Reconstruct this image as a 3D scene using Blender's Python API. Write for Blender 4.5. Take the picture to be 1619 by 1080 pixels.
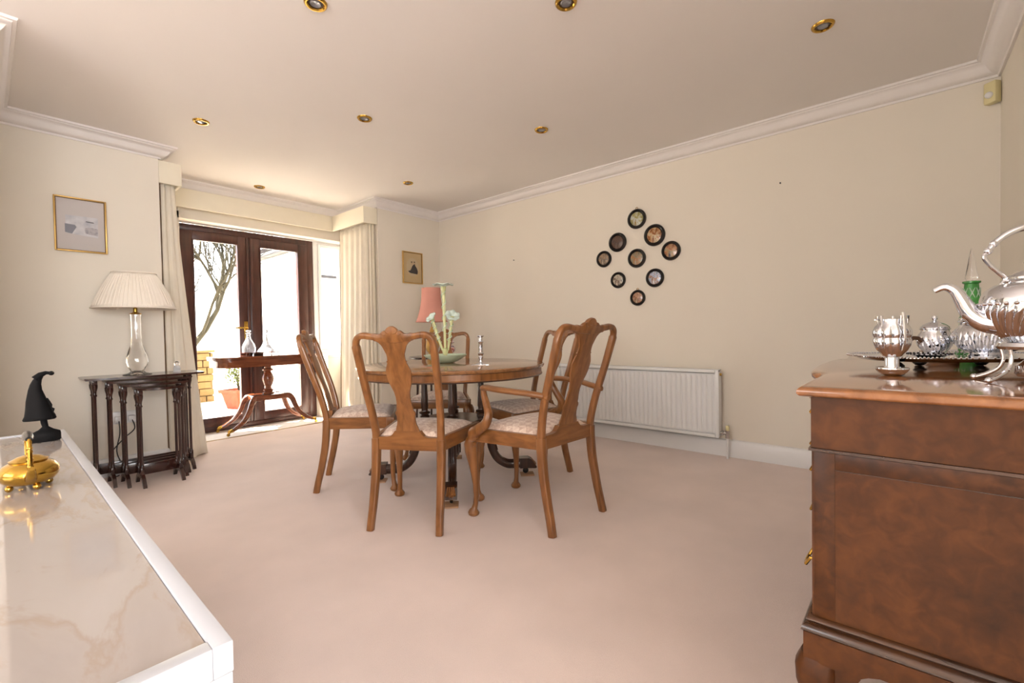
import bpy, bmesh, math, random
from mathutils import Vector, Matrix, noise
R = math.radians; PI = math.pi; TAU = 2*PI
random.seed(7)
for o in list(bpy.data.objects): bpy.data.objects.remove(o)
S = bpy.context.scene; COL = S.collection

# ------------------------------------------------------------------ camera
F_PX, YAW, PIT, ROL, CAM_H = 716.97, 0.865926, -0.0208648, -0.0177436, 0.95775
fw = Vector((math.sin(YAW)*math.cos(PIT), math.cos(YAW)*math.cos(PIT), math.sin(PIT)))
rt = Vector((math.cos(YAW), -math.sin(YAW), 0)); up = rt.cross(fw)
c_, s_ = math.cos(ROL), math.sin(ROL)
r2 = c_*rt + s_*up; u2 = -s_*rt + c_*up
cd = bpy.data.cameras.new('camera'); cam = bpy.data.objects.new('camera', cd); COL.objects.link(cam)
cam.matrix_world = Matrix(((r2.x, u2.x, -fw.x, 0), (r2.y, u2.y, -fw.y, 0), (r2.z, u2.z, -fw.z, CAM_H), (0, 0, 0, 1)))
cd.sensor_width = 36; cd.sensor_fit = 'HORIZONTAL'; cd.lens = F_PX/1619*36; cd.clip_start = .02; cd.clip_end = 200
S.camera = cam
# ------------------------------------------------------------------ light
S.view_settings.view_transform = 'Standard'; S.view_settings.look = 'None'
S.view_settings.gamma = 1; S.view_settings.use_curve_mapping = False
S.view_settings.exposure = 0.2
W = bpy.data.worlds.new('sky'); S.world = W; W.use_nodes = True
bgn = W.node_tree.nodes['Background']; bgn.inputs[0].default_value = (.92, .95, 1, 1); bgn.inputs[1].default_value = 6.5
sl = bpy.data.lights.new('sun', 'SUN'); sl.energy = 42; sl.angle = R(.6); sl.color = (1, .93, .82)
sun = bpy.data.objects.new('sun', sl); COL.objects.link(sun)
sun.rotation_euler = Vector((-.8, .6, 1.25)).to_track_quat('Z', 'Y').to_euler()
XL_FILL = -2.86
def area(name, loc, aim, sx, sy, e, colr):
    l = bpy.data.lights.new(name, 'AREA'); l.shape = 'RECTANGLE'; l.size = sx; l.size_y = sy; l.energy = e; l.color = colr
    o = bpy.data.objects.new(name, l); COL.objects.link(o); o.location = loc
    o.rotation_euler = (-Vector(aim)).to_track_quat('Z', 'Y').to_euler(); return o
area('rear fill light', (-1.0, -3.75, 1.5), (.0, 1, .0), 2.9, 1.4, 150, (.95, .97, 1))  # added room fill from behind the viewer, no such source seen
area('side fill light', (XL_FILL, 1.5, 1.55), (1, 0, .05), 2.2, 1.2, 46, (.94, .96, 1))  # added fill light from the left, standing before a solid wall

# ------------------------------------------------------------------ materials
MATS = {}
def _mat(name):
    m = bpy.data.materials.new(name); m.use_nodes = True; MATS[name] = m
    nt = m.node_tree; return m, nt, nt.nodes['Principled BSDF']
def rgb(c): # sRGB 0-255 -> linear
    return tuple(((v/255)/12.92 if v/255 <= .04045 else ((v/255+.055)/1.055)**2.4) for v in c) + (1,)
def plain(name, c, rough=.5, metal=0, noise_amt=.06, scale=8, bump=0, bscale=60, coat=0, spec=.5, trans=0, ior=1.45, sheen=0):
    m, nt, b = _mat(name); N = nt.nodes; L = nt.links
    b.inputs['Roughness'].default_value = rough; b.inputs['Metallic'].default_value = metal
    b.inputs['Coat Weight'].default_value = coat; b.inputs['Coat Roughness'].default_value = .12
    b.inputs['Specular IOR Level'].default_value = spec; b.inputs['Transmission Weight'].default_value = trans
    b.inputs['IOR'].default_value = ior; b.inputs['Sheen Weight'].default_value = sheen
    tc = N.new('ShaderNodeTexCoord'); nz = N.new('ShaderNodeTexNoise'); nz.inputs['Scale'].default_value = scale
    nz.inputs['Detail'].default_value = 4; L.new(tc.outputs['Object'], nz.inputs['Vector'])
    rp = N.new('ShaderNodeValToRGB'); l = rgb(c)
    rp.color_ramp.elements[0].position = .3; rp.color_ramp.elements[1].position = .7
    rp.color_ramp.elements[0].color = tuple(v*(1-noise_amt) for v in l[:3])+(1,)
    rp.color_ramp.elements[1].color = tuple(min(1, v*(1+noise_amt)) for v in l[:3])+(1,)
    L.new(nz.outputs['Fac'], rp.inputs[0]); L.new(rp.outputs[0], b.inputs['Base Color'])
    if bump:
        n2 = N.new('ShaderNodeTexNoise'); n2.inputs['Scale'].default_value = bscale; n2.inputs['Detail'].default_value = 3
        L.new(tc.outputs['Object'], n2.inputs['Vector'])
        bp = N.new('ShaderNodeBump'); bp.inputs['Strength'].default_value = bump; bp.inputs['Distance'].default_value = .004
        L.new(n2.outputs['Fac'], bp.inputs['Height']); L.new(bp.outputs[0], b.inputs['Normal'])
    return m
def wood(name, dark, mid, light, rough=.28, coat=.35, stretch=(3, 3, 26), scale=1.6, burl=0.0, axis='Z'):
    m, nt, b = _mat(name); N = nt.nodes; L = nt.links
    b.inputs['Roughness'].default_value = rough; b.inputs['Coat Weight'].default_value = coat; b.inputs['Coat Roughness'].default_value = .1
    tc = N.new('ShaderNodeTexCoord'); mp = N.new('ShaderNodeMapping'); L.new(tc.outputs['Object'], mp.inputs[0])
    sc = {'Z': (22, 22, 2.2), 'X': (2.2, 22, 22), 'Y': (22, 2.2, 22)}[axis]; mp.inputs['Scale'].default_value = sc
    nz = N.new('ShaderNodeTexNoise'); nz.inputs['Scale'].default_value = scale; nz.inputs['Detail'].default_value = 6
    nz.inputs['Distortion'].default_value = .7; L.new(mp.outputs[0], nz.inputs['Vector'])
    n2 = N.new('ShaderNodeTexNoise'); n2.inputs['Scale'].default_value = 4.5; n2.inputs['Detail'].default_value = 5; n2.inputs['Distortion'].default_value = 1.6
    L.new(tc.outputs['Object'], n2.inputs['Vector'])
    mx = N.new('ShaderNodeMix'); mx.inputs['Factor'].default_value = .3+burl
    L.new(nz.outputs['Fac'], mx.inputs[2]); L.new(n2.outputs['Fac'], mx.inputs[3])
    rp = N.new('ShaderNodeValToRGB'); e = rp.color_ramp.elements
    e[0].position = .3; e[0].color = rgb(dark); e[1].position = .72; e[1].color = rgb(light)
    q = e.new(.5); q.color = rgb(mid)
    L.new(mx.outputs[0], rp.inputs[0]); L.new(rp.outputs[0], b.inputs['Base Color'])
    bp = N.new('ShaderNodeBump'); bp.inputs['Strength'].default_value = .06; bp.inputs['Distance'].default_value = .002
    L.new(nz.outputs['Fac'], bp.inputs['Height']); L.new(bp.outputs[0], b.inputs['Normal'])
    return m
def thin_glass(name, tint=(1, 1, 1), refl=.08):
    m = bpy.data.materials.new(name); m.use_nodes = True; nt = m.node_tree; N = nt.nodes; N.clear()
    o = N.new('ShaderNodeOutputMaterial'); t = N.new('ShaderNodeBsdfTransparent'); t.inputs[0].default_value = tint+(1,)
    g = N.new('ShaderNodeBsdfGlossy'); g.inputs['Roughness'].default_value = .02
    f = N.new('ShaderNodeLayerWeight'); f.inputs[0].default_value = .5
    p = N.new('ShaderNodeMath'); p.operation = 'POWER'; p.inputs[1].default_value = 4; nt.links.new(f.outputs['Facing'], p.inputs[0])
    q = N.new('ShaderNodeMath'); q.operation = 'MULTIPLY_ADD'; q.inputs[1].default_value = .5; q.inputs[2].default_value = .03; nt.links.new(p.outputs[0], q.inputs[0])
    mx = N.new('ShaderNodeMixShader'); nt.links.new(q.outputs[0], mx.inputs[0]); nt.links.new(t.outputs[0], mx.inputs[1]); nt.links.new(g.outputs[0], mx.inputs[2])
    nt.links.new(mx.outputs[0], o.inputs[0]); return m

M_WALL = plain('cream wall paint', (238, 229, 214), .85, noise_amt=.012, scale=2, bump=.03, bscale=180)
M_CEIL = plain('matt ceiling paint', (239, 233, 228), .9, noise_amt=.01, scale=2)
M_CORN = plain('white plaster cornice', (242, 236, 232), .7, noise_amt=.01)
M_GLOSSW = plain('white gloss paint', (240, 238, 236), .3, noise_amt=.01)
M_CARPET = plain('pale pink carpet', (241, 222, 213), .95, noise_amt=.045, scale=3.2, bump=.5, bscale=420, spec=.1, sheen=.3)
M_MAT = plain('pale threshold tile', (236, 230, 220), .6, noise_amt=.03, bump=.1)
M_WALNUT = wood('polished walnut', (100, 61, 29), (136, 87, 45), (160, 107, 60), .3, .25)
M_WALNUT_RX = wood('walnut with level grain', (100, 61, 29), (136, 87, 45), (160, 107, 60), .3, .25, axis='X')
M_WALNUT_RY = wood('walnut with fore and aft grain', (100, 61, 29), (136, 87, 45), (160, 107, 60), .3, .25, axis='Y')
M_WALNUT_X = wood('walnut table veneer', (112, 72, 38), (146, 98, 56), (168, 120, 74), .14, .6, axis='X')
M_DARKWAL = wood('dark stained walnut', (38, 22, 14), (58, 34, 22), (82, 50, 32), .3, .4)
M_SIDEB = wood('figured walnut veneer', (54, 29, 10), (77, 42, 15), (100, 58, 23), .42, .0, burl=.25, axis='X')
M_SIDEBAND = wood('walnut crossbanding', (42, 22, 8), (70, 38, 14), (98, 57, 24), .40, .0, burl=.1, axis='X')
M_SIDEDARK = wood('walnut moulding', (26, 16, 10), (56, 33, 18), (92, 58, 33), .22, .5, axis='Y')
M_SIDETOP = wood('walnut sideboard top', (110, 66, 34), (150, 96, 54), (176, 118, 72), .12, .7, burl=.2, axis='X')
M_MAHOG = wood('dark mahogany', (38, 14, 9), (52, 22, 15), (66, 30, 20), .25, .5)
M_MAHOG_R = wood('red brown mahogany', (78, 36, 19), (116, 60, 34), (146, 84, 50), .25, .5, axis='X')
M_DOOR = wood('mahogany effect door frame', (52, 26, 20), (70, 36, 28), (86, 48, 38), .35, .15)
M_UPVC = plain('white window frame', (240, 240, 240), .35, noise_amt=.01)
M_GLASS = thin_glass('window glass')
M_BRASS = plain('polished brass', (190, 152, 70), .16, 1, noise_amt=.04)
M_GOLD = plain('gilt frame', (214, 176, 106), .35, .8, noise_amt=.05, scale=30)
M_SILVER = plain('polished silver', (226, 229, 236), .06, 1, noise_amt=.02)
M_BLACK = plain('matt black ceramic', (12, 11, 12), .65, noise_amt=.25, scale=25, bump=.2, bscale=50, spec=.2)
M_EBONY = plain('ebonised wood', (22, 17, 15), .3, noise_amt=.2)
M_RAD = plain('white radiator enamel', (238, 238, 236), .35, noise_amt=.005)
M_CREAMPL = plain('cream plastic', (226, 214, 164), .45, noise_amt=.02)
M_CURT = plain('cream curtain cotton', (250, 241, 224), .85, noise_amt=.02, bump=.1, bscale=90)
M_PELM = plain('cream pelmet fabric', (242, 233, 212), .85, noise_amt=.012, bump=.08, bscale=200)
M_BRAID = plain('brown curtain edging', (120, 84, 52), .8)
M_SHADE = plain('cream pleated silk', (250, 240, 226), .8, noise_amt=.02, trans=.0)
M_PINK = plain('salmon pink silk', (238, 172, 154), .75, noise_amt=.03)
M_CRYSTAL = plain('clear crystal', (255, 255, 255), .02, trans=1, ior=1.5, noise_amt=0)
M_GREENGL = plain('green vaseline glass', (226, 244, 214), .15, trans=.3, ior=1.45, noise_amt=.08)
M_OPAL = plain('opalescent glass', (228, 244, 232), .2, trans=.2, noise_amt=.04)
M_YELGL = plain('yellow green glass stem', (232, 234, 176), .1, trans=.4, noise_amt=.1)
M_EMER = plain('emerald cut glass', (84, 168, 84), .12, trans=.3, noise_amt=.25, scale=60)
M_TERRA = plain('terracotta', (134, 68, 46), .85, noise_amt=.08, scale=12)
M_LEAF = plain('yellow green leaves', (84, 96, 28), .6, noise_amt=.35, scale=9)
M_BARK = plain('pale bark', (50, 46, 32), .9, noise_amt=.25, scale=10)
M_RENDERW = plain('white render', (240, 238, 226), .9, noise_amt=.02)
M_BRICK = plain('buff stone', (118, 94, 58), .9, noise_amt=.12, scale=6)
M_MORTAR = plain('mortar', (116, 96, 64), .95)
M_PAVE = plain('pale paving', (226, 216, 200), .9, noise_amt=.06, scale=3)
M_TILE = plain('roof tile brown', (46, 36, 34), .8, noise_amt=.15)
M_GUTTER = plain('dark gutter', (44, 42, 44), .5)
M_TANPAD = plain('tan wooden pad', (176, 134, 100), .6)
M_CABLE = plain('black cable', (24, 22, 22), .5)
M_LAMPGL = plain('halogen lamp glass', (150, 150, 156), .15, .6)
M_DARKIN = plain('dark lamp recess', (70, 54, 36), .5)
M_GILTBASE = plain('ochre ceramic', (206, 160, 84), .3, noise_amt=.15, scale=20)

def mat_marble():
    m, nt, b = _mat('cream marble'); N = nt.nodes; L = nt.links
    b.inputs['Roughness'].default_value = .06; b.inputs['Coat Weight'].default_value = .4
    tc = N.new('ShaderNodeTexCoord'); mp = N.new('ShaderNodeMapping'); mp.inputs['Rotation'].default_value = (0, 0, R(-35)); mp.inputs['Scale'].default_value = (7, 2.2, 1)
    L.new(tc.outputs['Object'], mp.inputs[0])
    n = N.new('ShaderNodeTexNoise'); n.inputs['Scale'].default_value = 1.1; n.inputs['Detail'].default_value = 6; n.inputs['Distortion'].default_value = .5; n.inputs['Roughness'].default_value = .6
    L.new(mp.outputs[0], n.inputs['Vector'])
    rp = N.new('ShaderNodeValToRGB'); e = rp.color_ramp.elements
    e[0].position = .25; e[0].color = rgb((168, 159, 154)); e[1].position = .75; e[1].color = rgb((184, 177, 173))
    q = e.new(.49); q.color = rgb((177, 168, 163)); q = e.new(.53); q.color = rgb((172, 158, 147)); q = e.new(.57); q.color = rgb((181, 173, 168))
    L.new(n.outputs['Fac'], rp.inputs[0]); L.new(rp.outputs[0], b.inputs['Base Color']); return m
M_MARBLE = mat_marble()
def mat_damask():
    m, nt, b = _mat('damask seat fabric'); N = nt.nodes; L = nt.links
    b.inputs['Roughness'].default_value = .8; b.inputs['Sheen Weight'].default_value = .3
    tc = N.new('ShaderNodeTexCoord'); mp = N.new('ShaderNodeMapping'); mp.inputs['Rotation'].default_value = (0, 0, R(45)); L.new(tc.outputs['Object'], mp.inputs[0])
    ck = N.new('ShaderNodeTexChecker'); ck.inputs['Scale'].default_value = 31; L.new(mp.outputs[0], ck.inputs[0])
    ck.inputs[1].default_value = rgb((214, 184, 164)); ck.inputs[2].default_value = rgb((240, 218, 200))
    nz = N.new('ShaderNodeTexNoise'); nz.inputs['Scale'].default_value = 70; L.new(tc.outputs['Object'], nz.inputs[0])
    nz.inputs['Detail'].default_value = 2
    rp = N.new('ShaderNodeValToRGB'); rp.color_ramp.elements[0].position = .44; rp.color_ramp.elements[1].position = .56
    rp.color_ramp.elements[0].color = rgb((196, 164, 146)); rp.color_ramp.elements[1].color = rgb((238, 218, 202)); L.new(nz.outputs['Fac'], rp.inputs[0])
    mx = N.new('ShaderNodeMix'); mx.data_type = 'RGBA'; mx.inputs[0].default_value = .35
    L.new(ck.outputs[0], mx.inputs[6]); L.new(rp.outputs[0], mx.inputs[7]); L.new(mx.outputs[2], b.inputs['Base Color'])
    return m
M_DAMASK = mat_damask()
def mat_blotch(name, cols, scale, rough=.35, coat=.3):
    m, nt, b = _mat(name); N = nt.nodes; L = nt.links
    b.inputs['Roughness'].default_value = rough; b.inputs['Coat Weight'].default_value = coat
    tc = N.new('ShaderNodeTexCoord'); n = N.new('ShaderNodeTexNoise'); n.inputs['Scale'].default_value = scale; n.inputs['Detail'].default_value = 3
    L.new(tc.outputs['Object'], n.inputs[0]); rp = N.new('ShaderNodeValToRGB'); e = rp.color_ramp.elements
    k = len(cols); e[0].position = .3; e[0].color = rgb(cols[0]); e[1].position = .7; e[1].color = rgb(cols[-1])
    for i in range(1, k-1): q = e.new(.3+.4*i/(k-1)); q.color = rgb(cols[i])
    L.new(n.outputs['Fac'], rp.inputs[0]); L.new(rp.outputs[0], b.inputs['Base Color']); return m

def translucent(m, f):
    nt = m.node_tree; N = nt.nodes; L = nt.links; b = N['Principled BSDF']; o = N['Material Output']
    t = N.new('ShaderNodeBsdfTranslucent'); mx = N.new('ShaderNodeMixShader'); mx.inputs[0].default_value = f
    L.new(b.inputs['Base Color'].links[0].from_socket, t.inputs[0]); L.new(b.outputs[0], mx.inputs[1]); L.new(t.outputs[0], mx.inputs[2]); L.new(mx.outputs[0], o.inputs[0])
translucent(M_CURT, .22); translucent(M_PINK, .2); translucent(M_LEAF, .3)

for _m in (M_SIDEB, M_SIDEBAND): _m.node_tree.nodes['Principled BSDF'].inputs['Specular IOR Level'].default_value = .3
# ------------------------------------------------------------------ mesh helpers
def new_ob(name, me, m, parent=None, loc=None, kind=None, angle=35, smooth=True):
    if m: me.materials.append(m)
    if smooth:
        me.polygons.foreach_set('use_smooth', [True]*len(me.polygons))
        me.set_sharp_from_angle(angle=R(angle))
    o = bpy.data.objects.new(name, me); COL.objects.link(o)
    if parent: o.parent = parent
    if loc: o.location = loc
    if kind: o['kind'] = kind
    return o
class MB:
    def __init__(s): s.v = []; s.f = []
    def add(s, v, f):
        k = len(s.v); s.v += [tuple(p) for p in v]; s.f += [tuple(i+k for i in q) for q in f]; return s
    def box(s, a, b, bev=0):
        x0, y0, z0 = a; x1, y1, z1 = b
        if bev <= 0:
            return s.add([(x0,y0,z0),(x1,y0,z0),(x1,y1,z0),(x0,y1,z0),(x0,y0,z1),(x1,y0,z1),(x1,y1,z1),(x0,y1,z1)],
                         [(0,3,2,1),(4,5,6,7),(0,1,5,4),(1,2,6,5),(2,3,7,6),(3,0,4,7)])
        bm = bmesh.new(); bmesh.ops.create_cube(bm, size=1)
        for v in bm.verts: v.co = Vector(((x0+x1)/2+v.co.x*(x1-x0), (y0+y1)/2+v.co.y*(y1-y0), (z0+z1)/2+v.co.z*(z1-z0)))
        bmesh.ops.bevel(bm, geom=bm.edges[:], offset=bev, segments=2, affect='EDGES', profile=.5)
        bm.verts.index_update(); v = [p.co[:] for p in bm.verts]; f = [[q.index for q in fc.verts] for fc in bm.faces]; bm.free()
        return s.add(v, f)
    def lathe(s, prof, n=28, c=(0, 0, 0), flute=0, famp=0, twist=0, sx=1, sy=1, frange=None):
        # prof [(r,z)], closed by caps when r>0 at the ends
        v = []; f = []
        for j, (r, z) in enumerate(prof):
            for i in range(n):
                a = TAU*i/n; rr = r
                if flute and (frange is None or frange[0] <= z <= frange[1]): rr = r*(1+famp*(1 if not frange else min(1, 5*(z-frange[0])/(frange[1]-frange[0]), 5*(frange[1]-z)/(frange[1]-frange[0])))*abs(math.sin(flute*(a+twist*z)/2)))
                v.append((c[0]+rr*math.cos(a)*sx, c[1]+rr*math.sin(a)*sy, c[2]+z))
        for j in range(len(prof)-1):
            for i in range(n):
                k = (i+1) % n; f.append((j*n+i, j*n+k, (j+1)*n+k, (j+1)*n+i))
        f.append(tuple(reversed(range(n)))); m0 = (len(prof)-1)*n; f.append(tuple(range(m0, m0+n)))
        return s.add(v, f)
    def tube(s, pts, rad, n=10, sec=None, upv=(0, 0, 1), squash=1.0, caps=True):
        # sweep section along pts, rad number or list (or list of (a,b))
        P = [Vector(p) for p in pts]; N_ = len(P)
        if not isinstance(rad, list): rad = [rad]*N_
        if len(rad) != N_:      # resample the radii to the points
            ro = rad; rad = []
            for i in range(N_):
                t = i/(N_-1)*(len(ro)-1); j = min(len(ro)-2, int(t)); u_ = t-j; g = lambda q: q if isinstance(q, tuple) else (q, q*squash)
                rad.append(tuple(g(ro[j])[k]*(1-u_)+g(ro[j+1])[k]*u_ for k in (0, 1)))
        T = []
        for i in range(N_):
            a = P[max(0, i-1)]; b = P[min(N_-1, i+1)]; T.append((b-a).normalized())
        u = Vector(upv); u = (u-T[0]*u.dot(T[0]))
        if u.length < 1e-4: u = Vector((1, 0, 0)); u = u-T[0]*u.dot(T[0])
        u.normalize(); v = []; f = []
        for i in range(N_):
            u = u-T[i]*u.dot(T[i]); u.normalize(); w = T[i].cross(u)
            ra = rad[i]; ra, rb = (ra if isinstance(ra, (list, tuple)) else (ra, ra*squash))
            for k in range(n):
                if sec: a, b = sec[k]
                else: t = TAU*k/n; a, b = math.cos(t), math.sin(t)
                v.append(P[i]+u*a*ra+w*b*rb)
        for j in range(N_-1):
            for i in range(n):
                k = (i+1) % n; f.append((j*n+i, j*n+k, (j+1)*n+k, (j+1)*n+i))
        if caps: f.append(tuple(reversed(range(n)))); m0 = (N_-1)*n; f.append(tuple(range(m0, m0+n)))
        return s.add(v, f)
    def prism(s, out, z0, z1, fn=None):
        # out: 2D ccw outline; fn maps (x,y,z)->3D
        n = len(out); fn = fn or (lambda x, y, z: (x, y, z))
        v = [fn(x, y, z0) for x, y in out]+[fn(x, y, z1) for x, y in out]
        f = [tuple(reversed(range(n))), tuple(range(n, 2*n))]+[(i, (i+1) % n, (i+1) % n+n, i+n) for i in range(n)]
        return s.add(v, f)
    def grid(s, fn, nu, nv, closed=False):
        v = [fn(i/nu, j/nv) for j in range(nv+1) for i in range(nu+1)]
        f = [(j*(nu+1)+i, j*(nu+1)+i+1, (j+1)*(nu+1)+i+1, (j+1)*(nu+1)+i) for j in range(nv) for i in range(nu)]
        return s.add(v, f)
    def sphere(s, c, r, n=16, m=10, sz=1):
        prof = [(max(1e-4, math.sin(PI*j/m))*r, -math.cos(PI*j/m)*r*sz) for j in range(m+1)]
        return s.lathe(prof, n, c)
    def xf(s, M):
        s.v = [tuple(M @ Vector(p)) for p in s.v]; return s
    def ob(s, name, m, parent=None, loc=None, kind=None, angle=35, smooth=True, fix=False):
        me = bpy.data.meshes.new(name); me.from_pydata(s.v, [], s.f); me.validate()
        if fix:
            bm = bmesh.new(); bm.from_mesh(me); bmesh.ops.remove_doubles(bm, verts=bm.verts, dist=1e-5)
            bmesh.ops.recalc_face_normals(bm, faces=bm.faces); bm.to_mesh(me); bm.free()
        return new_ob(name, me, m, parent, loc, kind, angle, smooth)
def rsec(n=16, p=4.0):  # rounded-rectangle section
    o = []
    for k in range(n):
        t = TAU*k/n; c, s_ = math.cos(t), math.sin(t)
        o.append((math.copysign(abs(c)**(2/p), c), math.copysign(abs(s_)**(2/p), s_)))
    return o
RS = rsec()
def smooth_path(pts, k=6):
    P = [Vector(p) for p in pts]; out = []
    for i in range(len(P)-1):
        p0 = P[max(0, i-1)]; p1 = P[i]; p2 = P[i+1]; p3 = P[min(len(P)-1, i+2)]
        for j in range(k):
            t = j/k; out.append(.5*((2*p1)+(-p0+p2)*t+(2*p0-5*p1+4*p2-p3)*t*t+(-p0+3*p1-3*p2+p3)*t**3))
    out.append(P[-1]); return out
def interp(tab, x):
    if x <= tab[0][0]: return tab[0][1]
    for (a, va), (b, vb) in zip(tab, tab[1:]):
        if x <= b: return va+(vb-va)*(x-a)/(b-a)
    return tab[-1][1]
def sweep_profile(prof, path, closed=False):
    """mitred sweep of prof [(out,z)] along plan path [(x,y)]; 'out' is measured to the left of travel"""
    n = len(path); mb = MB(); v = []; f = []; m = len(prof)
    for i in range(n):
        p = Vector(path[i]); d0 = d1 = None
        if i > 0 or closed: d0 = (p-Vector(path[i-1])).normalized()
        if i < n-1 or closed: d1 = (Vector(path[(i+1) % n])-p).normalized()
        d0 = d0 or d1; d1 = d1 or d0
        n0 = Vector((-d0.y, d0.x)); n1 = Vector((-d1.y, d1.x)); b = (n0+n1)
        b = b/(b.length_squared/2) if b.length > 1e-6 else n0
        for o, z in prof: v.append((p.x+b.x*o, p.y+b.y*o, z))
    for i in range(n-1):
        for k in range(m-1): f.append((i*m+k, i*m+k+1, (i+1)*m+k+1, (i+1)*m+k))
        f.append((i*m+m-1, i*m, (i+1)*m, (i+1)*m+m-1))
    f.append(tuple(range(m))); f.append(tuple(reversed(range((n-1)*m, n*m))))
    return mb.add(v, f)
def empty(name, label, cat, loc=(0, 0, 0), rz=0, group=None):
    o = bpy.data.objects.new(name, None); COL.objects.link(o); o.location = loc; o.rotation_euler = (0, 0, rz)
    o['label'] = label; o['category'] = cat
    if group: o['group'] = group
    o.empty_display_size = .05; return o
def tag(o, label, cat, group=None):
    o['label'] = label; o['category'] = cat
    if group: o['group'] = group
    return o
def kids(o): return [c for c in bpy.data.objects if c.parent == o]
def dup(root, loc, rz, label, group=None, parent=None):
    r = root.copy(); COL.objects.link(r); r.location = loc; r.rotation_euler = (0, 0, rz); r['label'] = label
    if group: r['group'] = group
    for ch in kids(root):
        c = ch.copy(); COL.objects.link(c); c.parent = r
        for g in kids(ch):
            d = g.copy(); COL.objects.link(d); d.parent = c
    return r
def struct(name, mb, m, parent=None, **k):
    o = mb.ob(name, m, parent, smooth=k.pop('smooth', False), **k)
    o['kind'] = 'structure'; return o

# ------------------------------------------------------------------ room shell
XR, YF, CZ = 3.609, 4.187, 2.375          # right wall, far wall, ceiling
BXL, BXR, BY, DY = .90, 2.765, 4.94, 5.313  # bay sides, bay header wall, door plane
XL, YN, YP, XP = -2.9, -.425, 3.047, .05   # side wall, near wall, pier face, pier side
YR = -3.7; XN = .55                        # the room runs on behind the photographer, left of the near wall
struct('floor', MB().box((XL-.1, YR-.1, -.12), (XR+.1, 4.83, 0)), M_CARPET)
struct('trim_1', MB().box((BXL-.1, 4.83, -.12), (3.1, DY+.06, -.004)), M_MAT)
struct('trim_2', MB().box((BXL, 4.818, 0), (BXR, 4.836, .005)), plain('brass threshold strip', (170, 140, 90), .4, .5))
struct('ceiling', MB().box((XL-.1, YR-.1, CZ), (XR+.1, DY+.12, CZ+.12)), M_CEIL)
struct('wall_right', MB().box((XR, YR-.1, -.1), (XR+.12, 4.4, CZ+.1)), M_WALL)
struct('wall_far', MB().box((XP, YF, -.1), (BXL, YF+.13, CZ+.1)), M_WALL)
struct('wall_far_right', MB().box((BXR, YF, -.1), (XR+.12, YF+.13, CZ+.1)), M_WALL)
struct('wall_bay_left', MB().box((BXL-.13, YF+.13, -.1), (BXL, BY, CZ+.1)), M_WALL)
struct('wall_bay_right', MB().box((BXR, YF+.13, -.1), (3.1, BY, CZ+.1)), M_WALL)
struct('wall_bay_header', MB().box((BXL-.13, BY, 2.045), (3.1, BY+.1, CZ+.1)), M_WALL)
struct('wall_bay_outer', MB().box((BXL-.13, BY+.1, 2.105), (3.1, DY+.12, CZ+.1)).box((BXL-.13, BY, -.1), (1.2, DY+.1, 2.105)).box((3.0, BY, -.1), (3.12, DY+.12, 2.105)), M_WALL)
struct('trim_3', MB().box((1.2, BY+.1, 2.075), (3.0, DY-.03, 2.105)), M_GLOSSW)
struct('wall_under_window', MB().box((2.592, BY+.05, -.1), (3.0, DY-.036, .699)).box((2.592, DY-.036, -.1), (3.0, DY+.1, .699)), M_WALL)
struct('wall_pier', MB().box((-1.2, YP, -.1), (XP, YF+.13, CZ+.1)), M_WALL)
struct('wall_left_far', MB().box((XL-.12, YP, -.1), (-1.2, YP+.13, CZ+.1)), M_WALL)
struct('wall_near', MB().box((XN, YN-.12, -.1), (XR, YN, CZ+.1)), M_WALL)
struct('wall_back_return', MB().box((XN, YR, -.1), (XN+.12, YN-.12, CZ+.1)), M_WALL)
# side wall, rear wall with an opening for the added rear window
struct('wall_left', MB().box((XL-.12, YR, -.1), (XL, YP, CZ+.1)), M_WALL)
struct('wall_rear', MB().box((XL-.12, YR-.12, -.1), (-2.5, YR, CZ+.1)).box((.5, YR-.12, -.1), (XN+.12, YR, CZ+.1)).box((-2.5, YR-.12, -.1), (.5, YR, .8)).box((-2.5, YR-.12, 2.2), (.5, YR, CZ+.1)), M_WALL)
def frame_rect(mb, a, b, w, d, axis):
    """rectangular frame in the plane normal to axis; a,b = (u0,z0),(u1,z1)"""
    (u0, z0), (u1, z1) = a, b; d0, d1 = d
    for q in ((u0, z0, u0+w, z1), (u1-w, z0, u1, z1), (u0+w, z0, u1-w, z0+w), (u0+w, z1-w, u1-w, z1)):
        if axis == 'Y': mb.box((q[0], d0, q[1]), (q[2], d1, q[3]), .004)
        else: mb.box((d0, q[0], q[1]), (d1, q[2], q[3]), .004)
    return mb
w3 = frame_rect(MB(), (-2.5, .8), (.5, 2.2), .06, (YR-.1, YR-.04), 'Y').box((-1.03, YR-.1, .86), (-.97, YR-.04, 2.14))
struct('window_added_3', w3, M_UPVC)  # unseen window, added to hold the rear fill light
struct('window_added_2', frame_rect(MB(), (.35, .9), (2.65, 2.2), .05, (XL+.001, XL+.035), 'X'), M_UPVC)  # blank frame added on the solid side wall, around the side fill light
# cornice
CP = [(0, 2.29), (.012, 2.288), (.016, 2.30), (.03, 2.304), (.046, 2.316), (.060, 2.336), (.068, 2.350), (.082, 2.354), (.086, 2.362), (.098, 2.364), (.102, CZ+.001), (0, CZ+.001)]
cpath = [(XN, YN), (XR, YN), (XR, YF), (BXR, YF), (BXR, BY), (BXL, BY), (BXL, YF), (XP, YF), (XP, YP), (-1.2, YP), (XL, YP)]
struct('trim_4', sweep_profile(CP, cpath), M_CORN, smooth=True, angle=50)
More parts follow.
